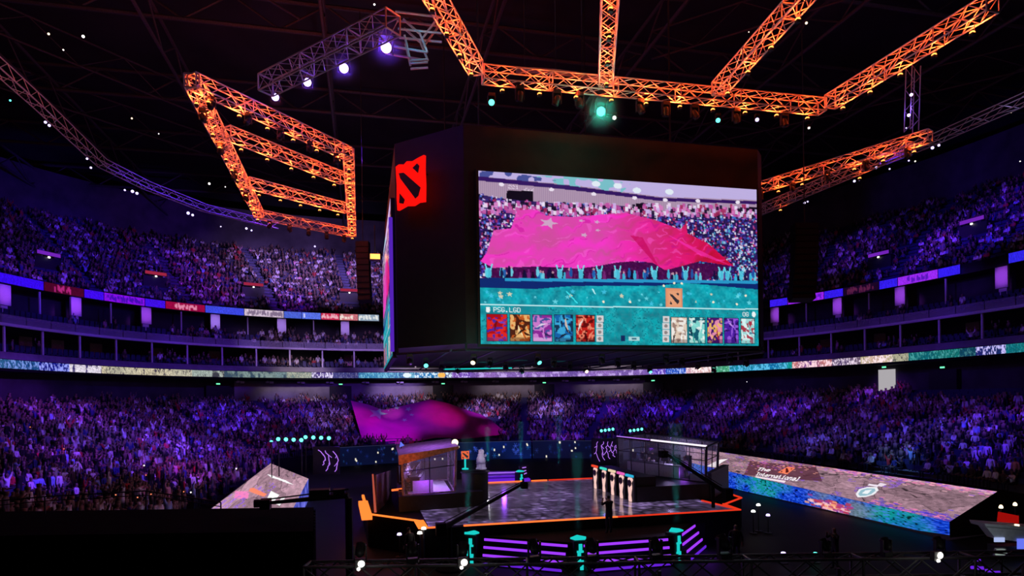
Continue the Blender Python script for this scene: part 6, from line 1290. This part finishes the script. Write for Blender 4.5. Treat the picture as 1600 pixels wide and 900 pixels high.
for x, y in ((-4.6, -16.8), (-.6, -18.2), (4.0, -16.2)): point((x, y, .5), 10, (.25, .03, 1))  # points added before the steps to light the risers violet
# beams of teal light standing in the haze over the totems
hz = bpy.data.materials.new("thin_haze"); hz.use_nodes = True; nt = hz.node_tree
for n in list(nt.nodes): nt.nodes.remove(n)
vs = nt.nodes.new("ShaderNodeVolumeScatter"); vs.inputs["Density"].default_value = .03; vs.inputs["Color"].default_value = (.9, .95, 1, 1); oo = nt.nodes.new("ShaderNodeOutputMaterial"); nt.links.new(vs.outputs[0], oo.inputs["Volume"])
for i, (b, h) in enumerate([((-6.75, -14.7, 1.45), 4.0), ((-2.55, -17.1, 1.45), 3.4), ((2.05, -16.8, 1.45), 4.5), ((*on_z(1102, 801, 1.35)[:2], 1.5), 6.0), ((-.62, .55, 2.4), 3.2), ((2.4, 1.5, 1.9), 4.0), (tuple(on_y(727, 733, 5.05)), 2.6), ((-2.6, 2.4, 2.2), 3.0)]):
    b = np.array(b, float); m = MB().lathe([(.16, .1), (.34, h)], b, 16); o = m.build("haze", hz); tag(o, "faint teal beam of light rising through haze, %s of eight" % nth(i + 1), None, "teal beams in the haze", "stuff")
    spot(b + (0, 0, .06), b + (0, 0, 9), 3000, (.02, .80, .75), 9, "beam_light", .3, .08)

# ================================================================== CAMERA, WORLD, VIEW
w = bpy.data.worlds.new("world"); SC.world = w; w.use_nodes = True; w.node_tree.nodes["Background"].inputs[0].default_value = (.004, .003, .006, 1); w.node_tree.nodes["Background"].inputs[1].default_value = .25
cam = bpy.data.cameras.new("camera"); cam.sensor_width = 36; cam.lens = FPX / 1600 * 36; cam.shift_x = 0; cam.shift_y = (HY - 450) / 1600; cam.clip_start = .1; cam.clip_end = 400
co = bpy.data.objects.new("camera", cam); COL.objects.link(co); co.location = tuple(CAM)
co.rotation_euler = (Matrix.Rotation(-YAW, 4, "Z") @ Matrix.Rotation(math.pi / 2, 4, "X") @ Matrix.Rotation(-ROLL, 4, "Z")).to_euler()
SC.camera = co
vs_ = SC.view_settings; SC.display_settings.display_device = "sRGB"; vs_.view_transform = "Standard"; vs_.look = "None"; vs_.exposure = 0; vs_.gamma = 1; vs_.use_curve_mapping = False
cy = SC.cycles; cy.max_bounces = 4; cy.diffuse_bounces = 1; cy.glossy_bounces = 2; cy.transmission_bounces = 2; cy.transparent_max_bounces = 8; cy.volume_bounces = 0; cy.sample_clamp_indirect = 1.5; cy.sample_clamp_direct = 0; cy.use_denoising = True; cy.caustics_reflective = False; cy.caustics_refractive = False
